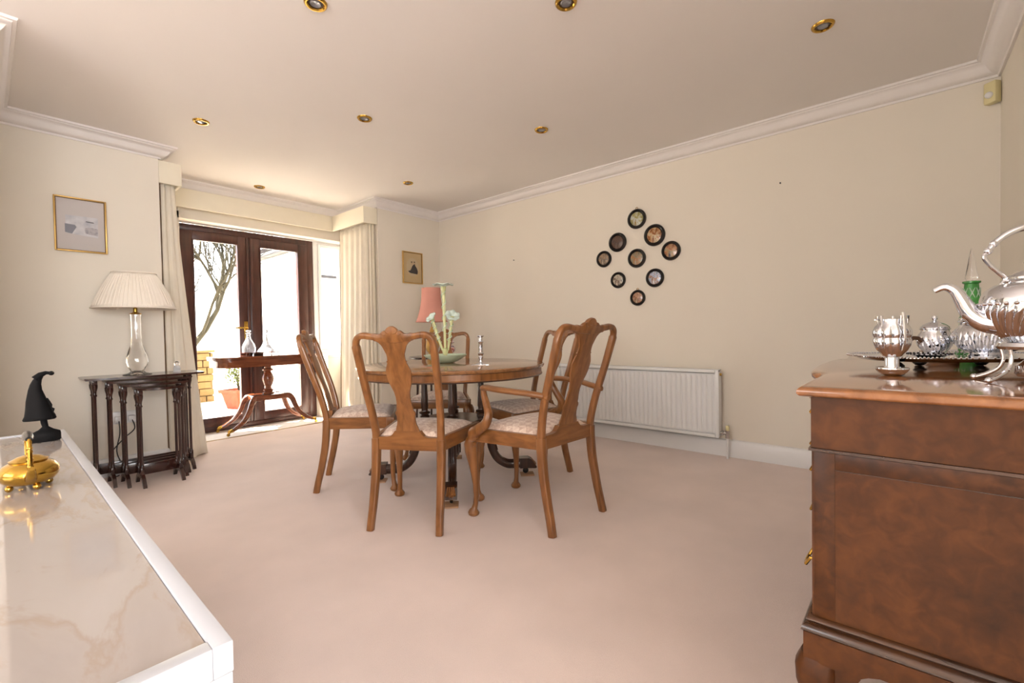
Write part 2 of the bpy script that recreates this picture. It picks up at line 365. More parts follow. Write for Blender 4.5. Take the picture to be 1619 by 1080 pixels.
# skirting
SP = [(0, 0), (.018, 0), (.018, .095), (.014, .108), (.012, .118), (.006, .128), (0, .13)]
def skirt(name, path): return struct(name, sweep_profile(SP, path), M_GLOSSW, smooth=True, angle=50)
skirt('baseboard_right', [(XN, YN), (XR, YN), (XR, YF), (BXR, YF), (BXR, BY)])
skirt('baseboard_far', [(BXL, BY), (BXL, YF), (XP, YF), (XP, YP), (-1.2, YP)])

# pelmet (fabric covered box pelmet round the bay)
pel = empty('pelmet', 'cream fabric box pelmet running round the top of the patio door bay', 'pelmet', (0, 0, 0))
MB().box((BXL+.001, YF+.002, 2.12), (1.045, YF+.02, 2.286), .003).ob('end_board', M_PELM, pel)
MB().box((2.60, YF+.002, 2.12), (BXR-.003, YF+.02, 2.286), .003).ob('end_board', M_PELM, pel)
MB().box((2.60, YF+.02, 2.12), (2.618, 4.84, 2.286), .003).ob('side_board', M_PELM, pel)
MB().box((1.027, YF+.02, 2.12), (1.045, 4.84, 2.286), .003).ob('side_board', M_PELM, pel)
MB().box((1.027, 4.822, 2.12), (2.618, 4.84, 2.286), .003).ob('front_board', M_PELM, pel)

# ------------------------------------------------------------------ patio door, window
def door_obj():
    d = MB(); z0, z1 = .0, 2.072
    x0, x1 = 1.20, 2.59
    d.box((x0, DY-.035, z0), (x0+.075, DY+.035, z1), .004).box((x1-.075, DY-.035, z0), (x1, DY+.035, z1), .004)
    d.box((x0+.07, DY-.035, z1-.06), (x1-.07, DY+.035, z1), .004).box((x0+.07, DY-.035, z0), (x1-.07, DY+.035, z0+.05), .004)
    root = struct('door_1', d, M_DOOR, smooth=True, angle=30)
    xm = 1.89
    for (a, b) in ((x0+.077, xm-.002), (xm+.002, x1-.077)):
        w = .105; lf = MB(); c, e = .052, z1-.062
        lf.box((a, DY-.05, c), (a+w, DY+.02, e), .006).box((b-w, DY-.05, c), (b, DY+.02, e), .006)
        lf.box((a+w-.002, DY-.05, e-.085), (b-w+.002, DY+.02, e), .006).box((a+w-.002, DY-.05, c), (b-w+.002, DY+.02, c+.085), .006)
        l = lf.ob('door_leaf', M_DOOR, root, angle=30)
        MB().box((a+w-.005, DY-.012, c+.08), (b-w+.005, DY-.008, e-.08)).ob('pane', M_GLASS, l, smooth=False)
        bd = frame_rect(MB(), (a+w-.004, c+.081), (b-w+.004, e-.081), .012, (DY-.058, DY-.045), 'Y')
        bd.ob('glazing_bead', M_DOOR, l, angle=30)
    for k in (-.018, .018):
        MB().box((xm-.012+k, DY-.062, .056), (xm+.012+k, DY-.049, z1-.066), .005).ob('cover_strip', M_DOOR, root, angle=30)
    hb = MB().box((xm-.07, DY-.062, .93), (xm-.035, DY-.05, 1.12), .004); h = hb.ob('handle_plate', M_BRASS, root)
    MB().tube([(xm-.052, DY-.055, 1.05), (xm-.052, DY-.10, 1.05), (xm-.062, DY-.108, 1.05), (xm-.17, DY-.108, 1.052)], .009, 10).ob('lever', M_BRASS, h)
    return root
door_obj()
wn = frame_rect(MB(), (2.592, .735), (3.0, 2.10), .055, (DY-.035, DY+.035), 'Y')
wroot = struct('window_1', wn, M_UPVC, smooth=True)
sash = frame_rect(MB(), (2.648, .791), (2.944, 2.044), .035, (DY-.05, DY+.01), 'Y').ob('sash', M_UPVC, wroot)
MB().box((2.68, DY-.01, .82), (2.91, DY-.006, 2.012)).ob('pane', M_GLASS, sash, smooth=False)
MB().box((2.59, BY+.04, .70), (3.0, DY-.03, .735), .006).ob('window_sill', M_GLOSSW, wroot)

# ------------------------------------------------------------------ curtains
def curtain(name, label, top, bot, folds, amp, z0, z1, seed, edge_end):
    rnd = random.Random(seed); ph = rnd.random()*6
    T = smooth_path([(x, y, 0) for x, y in top], 16); B = smooth_path([(x, y, 0) for x, y in bot], 16)
    def at(P, u):
        t = u*(len(P)-1); i = min(len(P)-2, int(t)); return P[i].lerp(P[i+1], t-i), (P[i+1]-P[i]).normalized()
    def fn(u, v):
        p, d = at(T, u); q, e = at(B, u); c = p.lerp(q, v**1.3); dd = d.lerp(e, v).normalized(); n = Vector((-dd.y, dd.x, 0))
        a = amp*(.75+.5*v)*(math.sin(u*folds*TAU+ph+1.2*math.sin(u*5+v*1.5))+.35*math.sin(u*folds*TAU*2.1+ph*2))
        c = c+n*a; return (c.x, c.y, z1+(z0-z1)*v)
    root = empty(name, label, 'curtain', (0, 0, 0))
    nu = folds*14
    o = MB().grid(fn, nu, 22).ob('curtain_fabric', M_CURT, root, angle=80)
    md = o.modifiers.new('thick', 'SOLIDIFY'); md.thickness = .003
    u = edge_end
    pts = [fn(u, j/22) for j in range(23)]
    MB().tube(pts, [(.009, .003)]*23, 8).ob('braid_edge', M_BRAID, root)
    hd = [fn(i/60, 0) for i in range(61)]
    MB().tube([(p[0], p[1], p[2]-.02) for p in hd], [(.018, .0035)]*61, 8).ob('heading_tape', M_CURT, root)
curtain('left_curtain', 'cream full length curtain at the left end of the bay, flaring at the hem',
        [(.916, 4.225), (.96, 4.222), (1.0, 4.25), (.985, 4.34), (.96, 4.5), (.955, 4.75)], [(.918, 4.222), (1.04, 4.235), (1.17, 4.32), (1.185, 4.42), (1.08, 4.56), (.96, 4.78)], 6, .011, .012, 2.125, 3, 0.0)
curtain('right_curtain', 'cream full length curtain at the right end of the bay beside the window',
        [(2.675, 4.78), (2.665, 4.55), (2.668, 4.34), (2.70, 4.25), (2.745, 4.222)], [(2.64, 4.78), (2.60, 4.55), (2.60, 4.33), (2.67, 4.235), (2.74, 4.222)], 8, .013, .012, 2.125, 5, 0.0)

# ------------------------------------------------------------------ downlights
def downlight():
    root = empty('recessed_downlight', '', 'light', (0, 0, CZ), 0, 'brass recessed ceiling downlights')
    MB().lathe([(.030, .004), (.031, -.004), (.036, -.009), (.042, -.009), (.047, -.004), (.048, .001)], 32).ob('trim_ring', M_BRASS, root)
    MB().lathe([(.001, -.003), (.014, -.005), (.02, -.006), (.024, -.003), (.0245, .001)], 24).ob('lamp_face', M_LAMPGL, root)
    MB().lathe([(.0245, -.001), (.031, -.0015), (.0312, .002), (.0245, .002)], 24).ob('recess', M_DARKIN, root)
    return root
dl = downlight(); dlpos = [(.97, 1.891, 'nearest the top edge, left of centre'), (1.681, 1.09, 'nearest the top edge, at the centre'), (2.616, .268, 'at the right, towards the alarm sensor'),
    (.984, 3.48, 'at the left, above the lamp side'), (1.677, 2.66, 'above the middle of the room'), (2.6, 1.906, 'above the round plaques side'),
    (1.76, 4.60, 'inside the bay over the patio doors'), (2.65, 3.50, 'nearest the far right corner')]
for i, (x, y, w) in enumerate(dlpos):
    lab = 'brass ringed recessed ceiling downlight '+w
    if i == 0: dl.location = (x, y, CZ); dl['label'] = lab
    else: dup(dl, (x, y, CZ), 0, lab)

# ------------------------------------------------------------------ chairs
YZ = [(0, 0), (.06, .012), (.14, .032), (.28, .058), (.40, .068), (.46, .068), (.54, .052), (.62, .03), (.72, -.005), (.82, -.038), (.90, -.064), (.95, -.078), (1.0, -.092), (1.1, -.12)]
def ysm(z):  # smooth back curve
    return sum(interp(YZ, z+d) for d in (-.03, -.015, 0, .015, .03))/5
UPX = [(0, .178), (.1, .174), (.3, .171), (.47, .171), (.55, .177), (.65, .184), (.75, .189), (.85, .192), (.90, .193)]
SPL = [(.465, .060), (.485, .060), (.500, .056), (.515, .050), (.535, .047), (.555, .048), (.568, .052), (.578, .050), (.585, .043), (.60, .042), (.62, .038), (.65, .036), (.68, .040), (.70, .047), (.72, .055), (.74, .060),
       (.765, .063), (.785, .062), (.80, .057), (.815, .051), (.823, .047), (.828, .051), (.834, .045), (.85, .044), (.866, .045), (.872, .048), (.89, .055), (.905, .062), (.918, .074), (.926, .088)]
CRT = [(.963, .088), (.960, .070), (.962, .058), (.968, .052), (.974, .045), (.976, .036), (.974, .030), (.982, .026), (.990, .018), (.995, .009), (.996, 0)]
def make_chair(name, label, arms=False, kx=1.0, kz=1.0):
    root = empty(name, label, 'chair', (0, 0, 0), 0, 'walnut dining chairs round the table'); hw = 1/kx
    def P(x, y, z): return (x*kx, y, z*kz)
    # each back leg runs up into the upright and over the shoulder to the crest
    for s in (-1, 1):
        lo = []; lr = []
        for k in range(15):
            z = .44*k/14; lo.append(P(s*interp(UPX, z), ysm(z) if z > .03 else interp(YZ, z), z)); lr.append((.0165+.0035*min(1, z/.35), .0185+.003*min(1, z/.35)))
        MB().tube(lo, lr, 16, RS, (1, 0, 0)).ob('leg', M_WALNUT, root)
        hi = []; hr = []
        for k in range(25):
            z = .43+(.90-.43)*k/24; hi.append((s*interp(UPX, z), ysm(z), z)); hr.append((.0175-.002*math.sin(k/24*PI), .0175))
        for p in smooth_path([(s*.193, ysm(.905), .905), (s*.187, ysm(.93), .930), (s*.170, ysm(.945), .948), (s*.145, ysm(.955), .953), (s*.115, ysm(.95), .949), (s*.085, ysm(.945), .945)], 4)[1:]:
            hi.append(tuple(p)); hr.append((.0145, .0145))
        MB().tube([P(*p) for p in hi], hr, 16, RS, (1, 0, 0)).ob('back_upright', M_WALNUT, root)
        # cabriole front leg
        fx, fy = s*.245, .470; dg = Vector((s*.6, .8, 0))
        prof = [(0, 0, .021), (.006, 0, .028), (.016, 0, .030), (.026, -.001, .024), (.036, -.004, .0155), (.06, -.010, .0135), (.10, -.014, .0138), (.16, -.013, .0160), (.22, -.008, .0205), (.28, .000, .0260), (.33, .008, .0320), (.365, .009, .0345), (.385, .002, .033), (.402, -.008, .029)]
        MB().tube([P(fx+dg.x*o, fy+dg.y*o, z) for z, o, r in prof], [r for z, o, r in prof], 16).ob('leg', M_WALNUT, root)
        MB().box((-.024, -.024, .39), (.024, .024, .452), .006).xf(Matrix.Translation(P(s*.232, .452, .452*kz-.452) if kz != 1 else P(s*.232, .452, 0))).ob('corner_block', M_WALNUT, root)
        # knee scroll ear
        MB().lathe([(.004, -.010), (.012, -.009), (.014, 0), (.012, .009), (.004, .010)], 14).xf(Matrix.Translation(P(s*.262, .435, .375)) @ Matrix.Rotation(R(90), 4, 'Y')).ob('knee_scroll', M_WALNUT, root)
        # side rail
        a = Vector(P(s*.172, .075, .385)); b = Vector(P(s*.243, .455, .385)); n = Vector((-(b-a).y, (b-a).x, 0)).normalized()*.011
        v = [a-n, b-n, b+n, a+n]; h = Vector((0, 0, .068)); MB().add([*v, *[q+h for q in v]], [(0, 3, 2, 1), (4, 5, 6, 7), (0, 1, 5, 4), (1, 2, 6, 5), (2, 3, 7, 6), (3, 0, 4, 7)]).ob('side_rail', M_WALNUT_RY, root, smooth=False, fix=True)
    # splat and crest as one carved board following the back curve
    Ls = [(-w, z) for z, w in SPL]+[(-w, z) for z, w in CRT]; Rs = [(w, z) for z, w in reversed(CRT[:-1])]+[(w, z) for z, w in reversed(SPL)]
    mb = MB(); th = .0075
    rows = [(z, w, z, w) for z, w in SPL]
    # strips across the width so that the board can bend
    zt = [z for z, w in SPL]; v = []; f = []; nw = 9
    for z, w in SPL:
        for k in range(nw):
            x = -w+2*w*k/(nw-1); e = 1-abs(2*k/(nw-1)-1)**6
            v.append(P(x, ysm(z)+th*(.55+.45*e), z))
        for k in range(nw):
            x = w-2*w*k/(nw-1); e = 1-abs(2*k/(nw-1)-1)**6
            v.append(P(x, ysm(z)-th*(.55+.45*e), z))
    m2 = 2*nw
    for j in range(len(SPL)-1):
        for k in range(m2): q = (k+1) % m2; f.append((j*m2+k, (j+1)*m2+k, (j+1)*m2+q, j*m2+q))
    f.append(tuple(range(m2)))
    mb.add(v, f); mb.ob('splat', M_WALNUT, root, angle=40, fix=True)
    cr = []; n_ = 49; v = []; f = []
    for i in range(n_):
        x = -.105+.21*i/(n_-1); ax = abs(x)
        zt_ = interp(sorted([(w, z) for z, w in CRT]+[(.105, .962)]), ax)
        zb = interp([(0, .918), (.088, .926), (.105, .938)], ax)
        t_ = .012+.004*math.cos(ax/.105*PI/2)
        for (z, yo) in ((zb, t_), ((zb+zt_)/2, t_*1.15), (zt_-.004, t_*.8), (zt_, 0), (zt_-.004, -t_*.8), ((zb+zt_)/2, -t_*1.15), (zb, -t_)):
            v.append(P(x, ysm(z)+yo, z))
    for i in range(n_-1):
        for k in range(7): q = (k+1) % 7; f.append((i*7+k, i*7+q, (i+1)*7+q, (i+1)*7+k))
    f += [tuple(range(7)), tuple(reversed(range((n_-1)*7, n_*7)))]
    MB().add(v, f).ob('crest_rail', M_WALNUT, root, angle=40, fix=True)
    # carved crest lobe lines
    cv = MB()
    for s in (-1, 1):
        cv.tube([P(s*.030, ysm(.975)-.013, .972), P(s*.024, ysm(.965)-.016, .963), P(s*.012, ysm(.958)-.018, .959), P(s*.003, ysm(.957)-.017, .963)], [.002, .0032, .003, .0015], 8)
        cv.tube([P(s*.050, ysm(.965)-.013, .960), P(s*.040, ysm(.955)-.016, .953), P(s*.028, ysm(.955)-.017, .954)], [.0015, .003, .0015], 8)
    cv.ob('crest_carving', M_WALNUT, root)
    # back rail with raised shoe
    ol = [(-.175, .385), (.175, .385), (.175, .448), (.105, .450), (.085, .456), (.072, .470), (.066, .480), (-.066, .480), (-.072, .470), (-.085, .456), (-.105, .450), (-.175, .448)]
    MB().prism(ol, .056, .084, lambda x, z, y: P(x, y, z)).ob('back_rail', M_WALNUT_RX, root, angle=25, fix=True)
    fr = [(-.235, .445)]; 
    MB().box(P(-.235, .448, .385), P(.235, .472, .385)[:2]+(.385*kz+.066,), .004).ob('front_rail', M_WALNUT_RX, root)
    # drop-in seat cushion
    def cush(u, v):
        y = .085+(.455-.085)*v; hw_ = .160+(.228-.160)*v; x = -hw_+2*hw_*u
        e = (1-abs(2*u-1)**5)*(1-abs(2*v-1)**5); d = (1-(2*u-1)**2)*(1-(2*v-1)**2)
        return P(x, y, .448/1+(.012*min(1, e*3))+.034*d**.6)
    c = MB().grid(cush, 22, 22); und = [(-.160, .085), (.160, .085), (.228, .455), (-.228, .455)]
    c.prism(und, .42, .449, lambda x, y, z: P(x, y, z)); c.ob('seat', M_DAMASK, root, angle=60)
    MB().box(P(-.16, .10, .395), P(.16, .44, .415)).ob('seat_base', M_WALNUT, root, smooth=False)
    if arms:
        for s in (-1, 1):
            arm = smooth_path([P(s*.186, ysm(.64)+.005, .640), P(s*.205, .10, .648), P(s*.232, .18, .655), P(s*.245, .28, .660), P(s*.240, .365, .662), P(s*.228, .40, .655)], 5)
            n = len(arm); rr = [(.018+.008*math.sin(i/(n-1)*PI), .015) for i in range(n)]
            MB().tube(arm, rr, 14, None, (1, 0, 0)).ob('armrest', M_WALNUT_RY, root)
            sp = smooth_path([P(s*.229, .398, .655), P(s*.234, .385, .62), P(s*.240, .36, .575), P(s*.250, .335, .53), P(s*.258, .35, .485), P(s*.262, .395, .455), P(s*.262, .435, .43), P(s*.258, .445, .405)], 5)
            n = len(sp); rr = [(.016+.017*(i/(n-1))**1.2*(1 if i < n*.85 else .8), .015+.021*(i/(n-1))**1.3*(1 if i < n*.9 else .7)) for i in range(n)]
            MB().tube(sp, rr, 14, None, (1, 0, 0)).ob('arm_support', M_WALNUT, root)
            MB().lathe([(.003, -.012), (.013, -.010), (.016, 0), (.013, .010), (.003, .012)], 14).xf(Matrix.Translation(P(s*.186, ysm(.64)-.012, .635)) @ Matrix.Rotation(R(90), 4, 'X')).ob('arm_joint', M_WALNUT, root)
    return root
def face(dx, dy): return math.atan2(dy, dx)-PI/2
cA = make_chair('dining_chair', 'walnut dining chair with its back square to the viewer, left of the armchair')
cA.location = (1.3015, 1.8075, 0); cA.rotation_euler.z = face(.417, .232)
cB = make_chair('armchair', 'walnut open armchair with shaped arms at the near right of the table', True, 1.17, 1.025)
cB.location = (1.91, 1.206, 0); cB.rotation_euler.z = face(.037, .494)
dup(cA, (1.418, 2.835, 0), face(.779, -.627), 'walnut dining chair seen from the side, left of the table, nearest the doors')
dup(cA, (2.645, 1.868, 0), face(-.94, .33), 'walnut dining chair partly hidden behind the armchair, nearest the radiator')
dup(cA, (2.60, 2.97, 0), R(-139.6)-PI/2, 'walnut dining chair on the far side of the table, in front of the pink lamp')

# ------------------------------------------------------------------ round dining table
TC = Vector((2.015, 2.235)); TZ = .757
tb = empty('dining_table', 'round polished walnut pedestal dining table on a dark carved four column base', 'table', (TC.x, TC.y, 0), R(225.6))
MB().lathe([(.001, TZ-.022), (.592, TZ-.022), (.600, TZ-.020), (.603, TZ-.014), (.605, TZ-.008), (.603, TZ-.003), (.596, TZ), (.001, TZ)], 96).ob('tabletop', M_WALNUT_X, tb)
MB().lathe([(.560, TZ-.066), (.586, TZ-.066), (.590, TZ-.062), (.588, TZ-.058), (.586, TZ-.056), (.586, TZ-.024), (.560, TZ-.024)], 96).ob('apron', M_WALNUT, tb)
MB().lathe([(.583, TZ-.071), (.589, TZ-.070), (.592, TZ-.066), (.589, TZ-.062), (.583, TZ-.061)], 96).ob('apron_bead', M_DARKWAL, tb)
MB().box((-.3, -.3, TZ-.063), (.3, .3, TZ-.021), .004).ob('bearer_block', M_DARKWAL, tb)
colp = [(.026, .40), (.030, .405), (.030, .42), (.022, .428), (.036, .437), (.038, .443), (.022, .450), (.020, .46), (.024, .475), (.0235, .53), (.019, .64), (.018, .655), (.030, .664), (.034, .67), (.033, .695)]
for k in range(4):
    a = k*PI/2; d = Vector((math.cos(a), math.sin(a))); q = Vector((-d.y, d.x))
    MB().lathe([(r*1.0, z) for r, z in colp], 20, (d.x*.185, d.y*.185, 0), 10, -.08, 0, frange=(.47, .64)).ob('column', M_DARKWAL, tb)
    # leg: carved scroll curving down and outwards
    lp = smooth_path([(.10, .372), (.17, .365), (.225, .335), (.245, .27), (.250, .20), (.285, .125), (.345, .082), (.40, .075), (.47, .078)], 5)
    pts = [(d.x*p.x, d.y*p.x, p.y) for p in lp]; n = len(pts)
    rr = [(.030-.006*i/n, .026) for i in range(n)]
    lg = MB().tube(pts, rr, 16, RS, (0, 0, 1)).ob('leg', M_DARKWAL, tb)
    rb = MB()
    for e in (-.014, 0, .014):
        rb.tube([(x+q.x*e, y+q.y*e, z+.024-.0*z) if i > n*.55 else (x+d.x*.026+q.x*e, y+d.y*.026+q.y*e, z+.012) for i, (x, y, z) in enumerate(pts[6:], 6)], .006, 8)
    rb.ob('reeding', M_DARKWAL, lg)
    fb = MB(); fb.prism([(.435, .052), (.495, .052), (.54, .050), (.548, .056), (.515, .108), (.495, .118), (.435, .118)], -.034, .034, lambda x, z, y: (d.x*x+q.x*y, d.y*x+q.y*y, z))
    fb.ob('foot_block', M_DARKWAL, lg, angle=25, fix=True)
    ac = MB()
    for e in (-.02, -.007, .007, .02):
        ac.tube([(d.x*(.545-abs(e))+q.x*e, d.y*(.545-abs(e))+q.y*e, .05), (d.x*(.538)+q.x*e, d.y*(.538)+q.y*e, .075), (d.x*(.51)+q.x*e*.8, d.y*.51+q.y*e*.8, .112)], [.005, .008, .003], 8)
    ac.ob('carved_toe', M_WALNUT, lg)
    cs = MB(); cs.lathe([(.004, -.009), (.016, -.008), (.020, 0), (.016, .008), (.004, .009)], 16).xf(Matrix.Translation((d.x*.475, d.y*.475, .029)) @ Matrix.Rotation(a, 4, 'Z') @ Matrix.Rotation(R(90), 4, 'X'))
    cs.box((d.x*.475-.008, d.y*.475-.008, .035), (d.x*.475+.008, d.y*.475+.008, .055)); cs.ob('castor', M_EBONY, lg)
    w_ = Matrix.Translation((TC.x, TC.y, 0)) @ Matrix.Rotation(R(225.6), 4, 'Z') @ Vector((d.x*.485, d.y*.485, .0045))
    pd = MB().box((-.045, -.04, -.0044), (.045, .04, .0044), .002).ob('castor_pad', M_TANPAD)
    pd.location = w_; pd.rotation_euler.z = R(225.6)+a
    tag(pd, 'tan wooden castor pad under the dining table, '+('nearest the viewer', 'at the right', 'on the far side', 'at the left')[k], 'pad', 'castor pads under the dining table')
MB().lathe([(.02, .33), (.20, .335), (.225, .345), (.23, .36), (.225, .375), (.21, .385), (.205, .40), (.02, .402)], 40).ob('platform', M_DARKWAL, tb)
MB().lathe([(.02, .25), (.035, .255), (.05, .28), (.045, .30), (.07, .32), (.09, .334), (.02, .336)], 24).ob('drop_finial', M_DARKWAL, tb)

# ------------------------------------------------------------------ things on the dining table
ep = empty('glass_epergne', 'pale green glass epergne with three trumpet flowers above a bowl', 'vase', (2.05, 2.34, TZ))
MB().lathe([(.001, .004), (.05, .0), (.060, .003), (.085, .012), (.110, .026), (.126, .040), (.138, .052), (.142, .056), (.136, .057), (.122, .046), (.10, .030), (.07, .018), (.04, .012), (.001, .011)], 64, flute=16, famp=.05, frange=(.03, .06)).ob('bowl', M_GREENGL, ep)
MB().lathe([(.028, .014), (.03, .02), (.016, .04), (.012, .055), (.018, .068), (.020, .08), (.015, .095), (.02, .10)], 20).ob('central_holder', M_YELGL, ep)
def trumpet(base, tip, r1, tilt, lean, fr, name='trumpet'):
    p = smooth_path([base, tuple(Vector(base).lerp(Vector(tip), .5)+Vector((0, 0, .0))), tip], 8); n = len(p)
    rad = [.0075+.004*(i/n) if i < n*.8 else .0115+.012*((i/n-.8)/.2) for i in range(n)]
    o = MB().tube(p, rad, 14).ob(name, M_YELGL, ep)
    f_ = MB(); v = []; ff = []; nn = 48
    prof = [(.016, -.006), (.022, 0), (.034, .006), (r1*.8, .010), (r1, .008), (r1*1.0, .012), (r1*.75, .015), (.02, .008), (.008, -.004)]
    for r, z in prof:
        for i in range(nn):
            a = TAU*i/nn; w = (r/r1)**2; v.append(((r*(1+.05*w*math.sin(7*a)))*math.cos(a), (r*(1+.05*w*math.sin(7*a)))*math.sin(a), z+.004*w*math.sin(6*a)))
    for j in range(len(prof)-1):
        for i in range(nn): k = (i+1) % nn; ff.append((j*nn+i, j*nn+k, (j+1)*nn+k, (j+1)*nn+i))
    f_.add(v, ff); ax = Vector(lean); f_.xf(Matrix.Translation(tip) @ ax.to_track_quat('Z', 'Y').to_matrix().to_4x4())
    f_.ob('frilled_rim', M_OPAL, o)
    # applied spiral ribbon
    sp = []
    for i in range(60):
        t = i/59; q = Vector(base).lerp(Vector(tip), .25+.7*t); a = t*TAU*4; sp.append((q.x+.014*math.cos(a), q.y+.014*math.sin(a), q.z))
    MB().tube(sp, .0035, 6).ob('spiral_ribbon', M_GREENGL, o)
rv = Vector((.648, -.761, 0))
trumpet((0, 0, .09), (rv.x*-.005, rv.y*-.005, .520), .070, 0, (0, 0, 1), 1)
trumpet((rv.x*-.018, rv.y*-.018, .085), (rv.x*-.088, rv.y*-.088, .305), .040, 0, (rv.x*-.6-.35, rv.y*-.6-.35, .62), 1)
trumpet((rv.x*.018, rv.y*.018, .085), (rv.x*.052, rv.y*.052, .315), .050, 0, (rv.x*.25-.45, rv.y*.25-.45, .7), 1)
cs = empty('candlestick', 'silver column candlestick standing on the polished dining table', 'candlestick', (2.03, 1.985, TZ))
MB().lathe([(r, z*1.2) for r, z in [(.001, .0), (.040, 0), (.042, .003), (.038, .006), (.020, .009), (.010, .014), (.008, .022), (.012, .034), (.016, .040), (.012, .046), (.018, .056), (.019, .060), (.013, .066), (.013, .112), (.018, .118), (.017, .122), (.012, .126), (.012, .142), (.022, .149), (.021, .152), (.009, .150), (.009, .140), (.001, .140)]], 28).ob('stem', M_SILVER, cs)
MB().box((-.052, -.052, 0), (.052, .052, .004), .0015).xf(Matrix.Rotation(R(40), 4, 'Z')).ob('square_foot', M_SILVER, cs)

# ------------------------------------------------------------------ small round table with the pink lamp
ST = (3.02, 3.60)
st = empty('lamp_table', 'small dark round occasional table in the far right corner carrying the pink lamp', 'table', (ST[0], ST[1], 0))
MB().lathe([(.001, .705), (.255, .705), (.268, .712), (.268, .720), (.262, .725), (.001, .725)], 48).ob('tabletop', M_MAHOG, st)
MB().lathe([(.20, .665), (.215, .665), (.215, .705), (.20, .705)], 40).ob('apron', M_MAHOG, st)
for k in range(4):
    a = PI/4+k*PI/2+.35; MB().tube([(.19*math.cos(a), .19*math.sin(a), .70), (.19*math.cos(a), .19*math.sin(a), .4), (.21*math.cos(a), .21*math.sin(a), .0)], [.014, .012, .009], 12).ob('leg', M_MAHOG, st)
pl = empty('pink_table_lamp', 'table lamp with salmon pink shade and ochre base behind the dining table', 'lamp', (3.03, 3.66, .725))
MB().lathe([(.001, 0), (.055, 0), (.058, .012), (.04, .02), (.035, .03), (.06, .06), (.075, .10), (.072, .14), (.04, .19), (.02, .22), (.018, .25), (.03, .262), (.018, .27), (.012, .30), (.001, .30)], 28).ob('lamp_base', M_GILTBASE, pl)
MB().tube([(0, 0, .30), (0, 0, .62)], .004, 8).ob('lamp_rod', M_BRASS, pl)
def shade_prof(r0, r1, z0, z1, k=0): return [(r0+(r1-r0)*t-k*math.sin(PI*t), z0+(z1-z0)*t) for t in [i/10 for i in range(11)]]
pr_ = shade_prof(.158, .098, .355, .70, .018)
so = MB(); n = 24; v = []; f = []
prof2 = pr_+[(r-.003, z) for r, z in reversed(pr_)]
for r, z in prof2:
    for i in range(n):
        a = TAU*i/n; v.append((r*(1-.02*(i % 3 == 0))*math.cos(a), r*(1-.02*(i % 3 == 0))*math.sin(a), z))
m_ = len(prof2)
for j in range(m_):
    for i in range(n): k = (i+1) % n; j2 = (j+1) % m_; f.append((j*n+i, j*n+k, j2*n+k, j2*n+i))
so.add(v, f).ob('lamp_shade', M_PINK, pl, angle=20)
MB().lathe([(.158, .350), (.162, .352), (.162, .360), (.158, .362)], 36).ob('shade_trim', M_PINK, pl)
MB().tube([(-.097, 0, .695), (0, 0, .62), (.097, 0, .695)], .002, 6).ob('shade_carrier', M_BRASS, pl)
og = empty('floral_ornament', 'small navy blue and pink floral china ornament behind the green glass bowl', 'ornament', (3.02, 3.385, .725))
M_CHINA = mat_blotch('navy and pink china', [(20, 22, 60), (38, 40, 90), (240, 220, 214), (214, 120, 110), (26, 26, 66)], 26)
MB().lathe([(.001, 0), (.035, 0), (.036, .006), (.022, .014), (.03, .03), (.052, .055), (.06, .08), (.05, .105), (.03, .12), (.001, .122)], 28).ob('ornament_body', M_CHINA, og)
fl = MB()
rnd = random.Random(4)
for k in range(16):
    a = rnd.random()*TAU; r = rnd.random()*.042; fl.sphere((r*math.cos(a), r*math.sin(a), .118+rnd.random()*.04), .012+rnd.random()*.008, 10, 6, .7)
fl.ob('china_petals', M_CHINA, og)

# ------------------------------------------------------------------ radiator
rd = empty('radiator', 'long white ribbed panel radiator low on the right wall', 'radiator', (0, 0, 0))
y0, y1, z0, z1 = 1.003, 2.43, .150, .652
def radf(u, v):
    y = y0+.022+(y1-y0-.044)*u; z = z0+.035+(z1-z0-.075)*v
    ph = (y-y0)/.0385; e = min(1, v*14, (1-v)*14); g = max(0, math.cos(TAU*ph))
    return (3.504+.011*e*g, y, z)
MB().grid(radf, 420, 16).ob('ribbed_face', M_RAD, rd, angle=70)
fr = frame_rect(MB(), (y0, z0), (y1, z1), .024, (3.502, 3.515), 'X')
fr.ob('panel_border', M_RAD, rd)
MB().box((3.515, y0+.004, z0+.004), (3.53, y1-.004, z1-.03)).ob('front_panel_back', M_RAD, rd, smooth=False)
MB().box((3.565, y0+.004, z0+.004), (3.575, y1-.004, z1-.006)).ob('rear_panel', M_RAD, rd, smooth=False)
MB().box((3.503, y0-.003, z0+.01), (3.578, y0+.001, z1-.012), .001).ob('end_panel', M_RAD, rd)
MB().box((3.505, y0, z1-.004), (3.578, y1, z1+.001), .001).ob('top_grille', M_RAD, rd)
for yy in (1.3, 2.1): MB().box((3.575, yy, .2), (XR-.001, yy+.03, .6)).ob('wall_bracket', M_RAD, rd, smooth=False)
MB().tube([(3.54, y0-.001, z1-.035), (3.54, y0-.014, z1-.035)], .010, 12).ob('air_vent', M_BRASS, rd)
M_CHROME = plain('chrome', (190, 188, 186), .2, 1)
MB().tube([(3.54, y0, .185), (3.54, y0-.052, .185)], [.013, .013], 14).tube([(3.54, y0-.014, .185), (3.54, y0-.026, .185)], .018, 6).tube([(3.54, y0-.052, .206), (3.54, y0-.052, .150)], .015, 14).ob('valve', M_CHROME, rd)
MB().tube([(3.54, y0-.052, .150), (3.54, y0-.052, .0)], .0085, 12).ob('supply_pipe', M_GLOSSW, rd)
MB().lathe([(.001, .206), (.013, .206), (.014, .235), (.010, .242), (.001, .242)], 16, (3.54, y0-.052, 0)).ob('valve_cap', M_CREAMPL, rd)

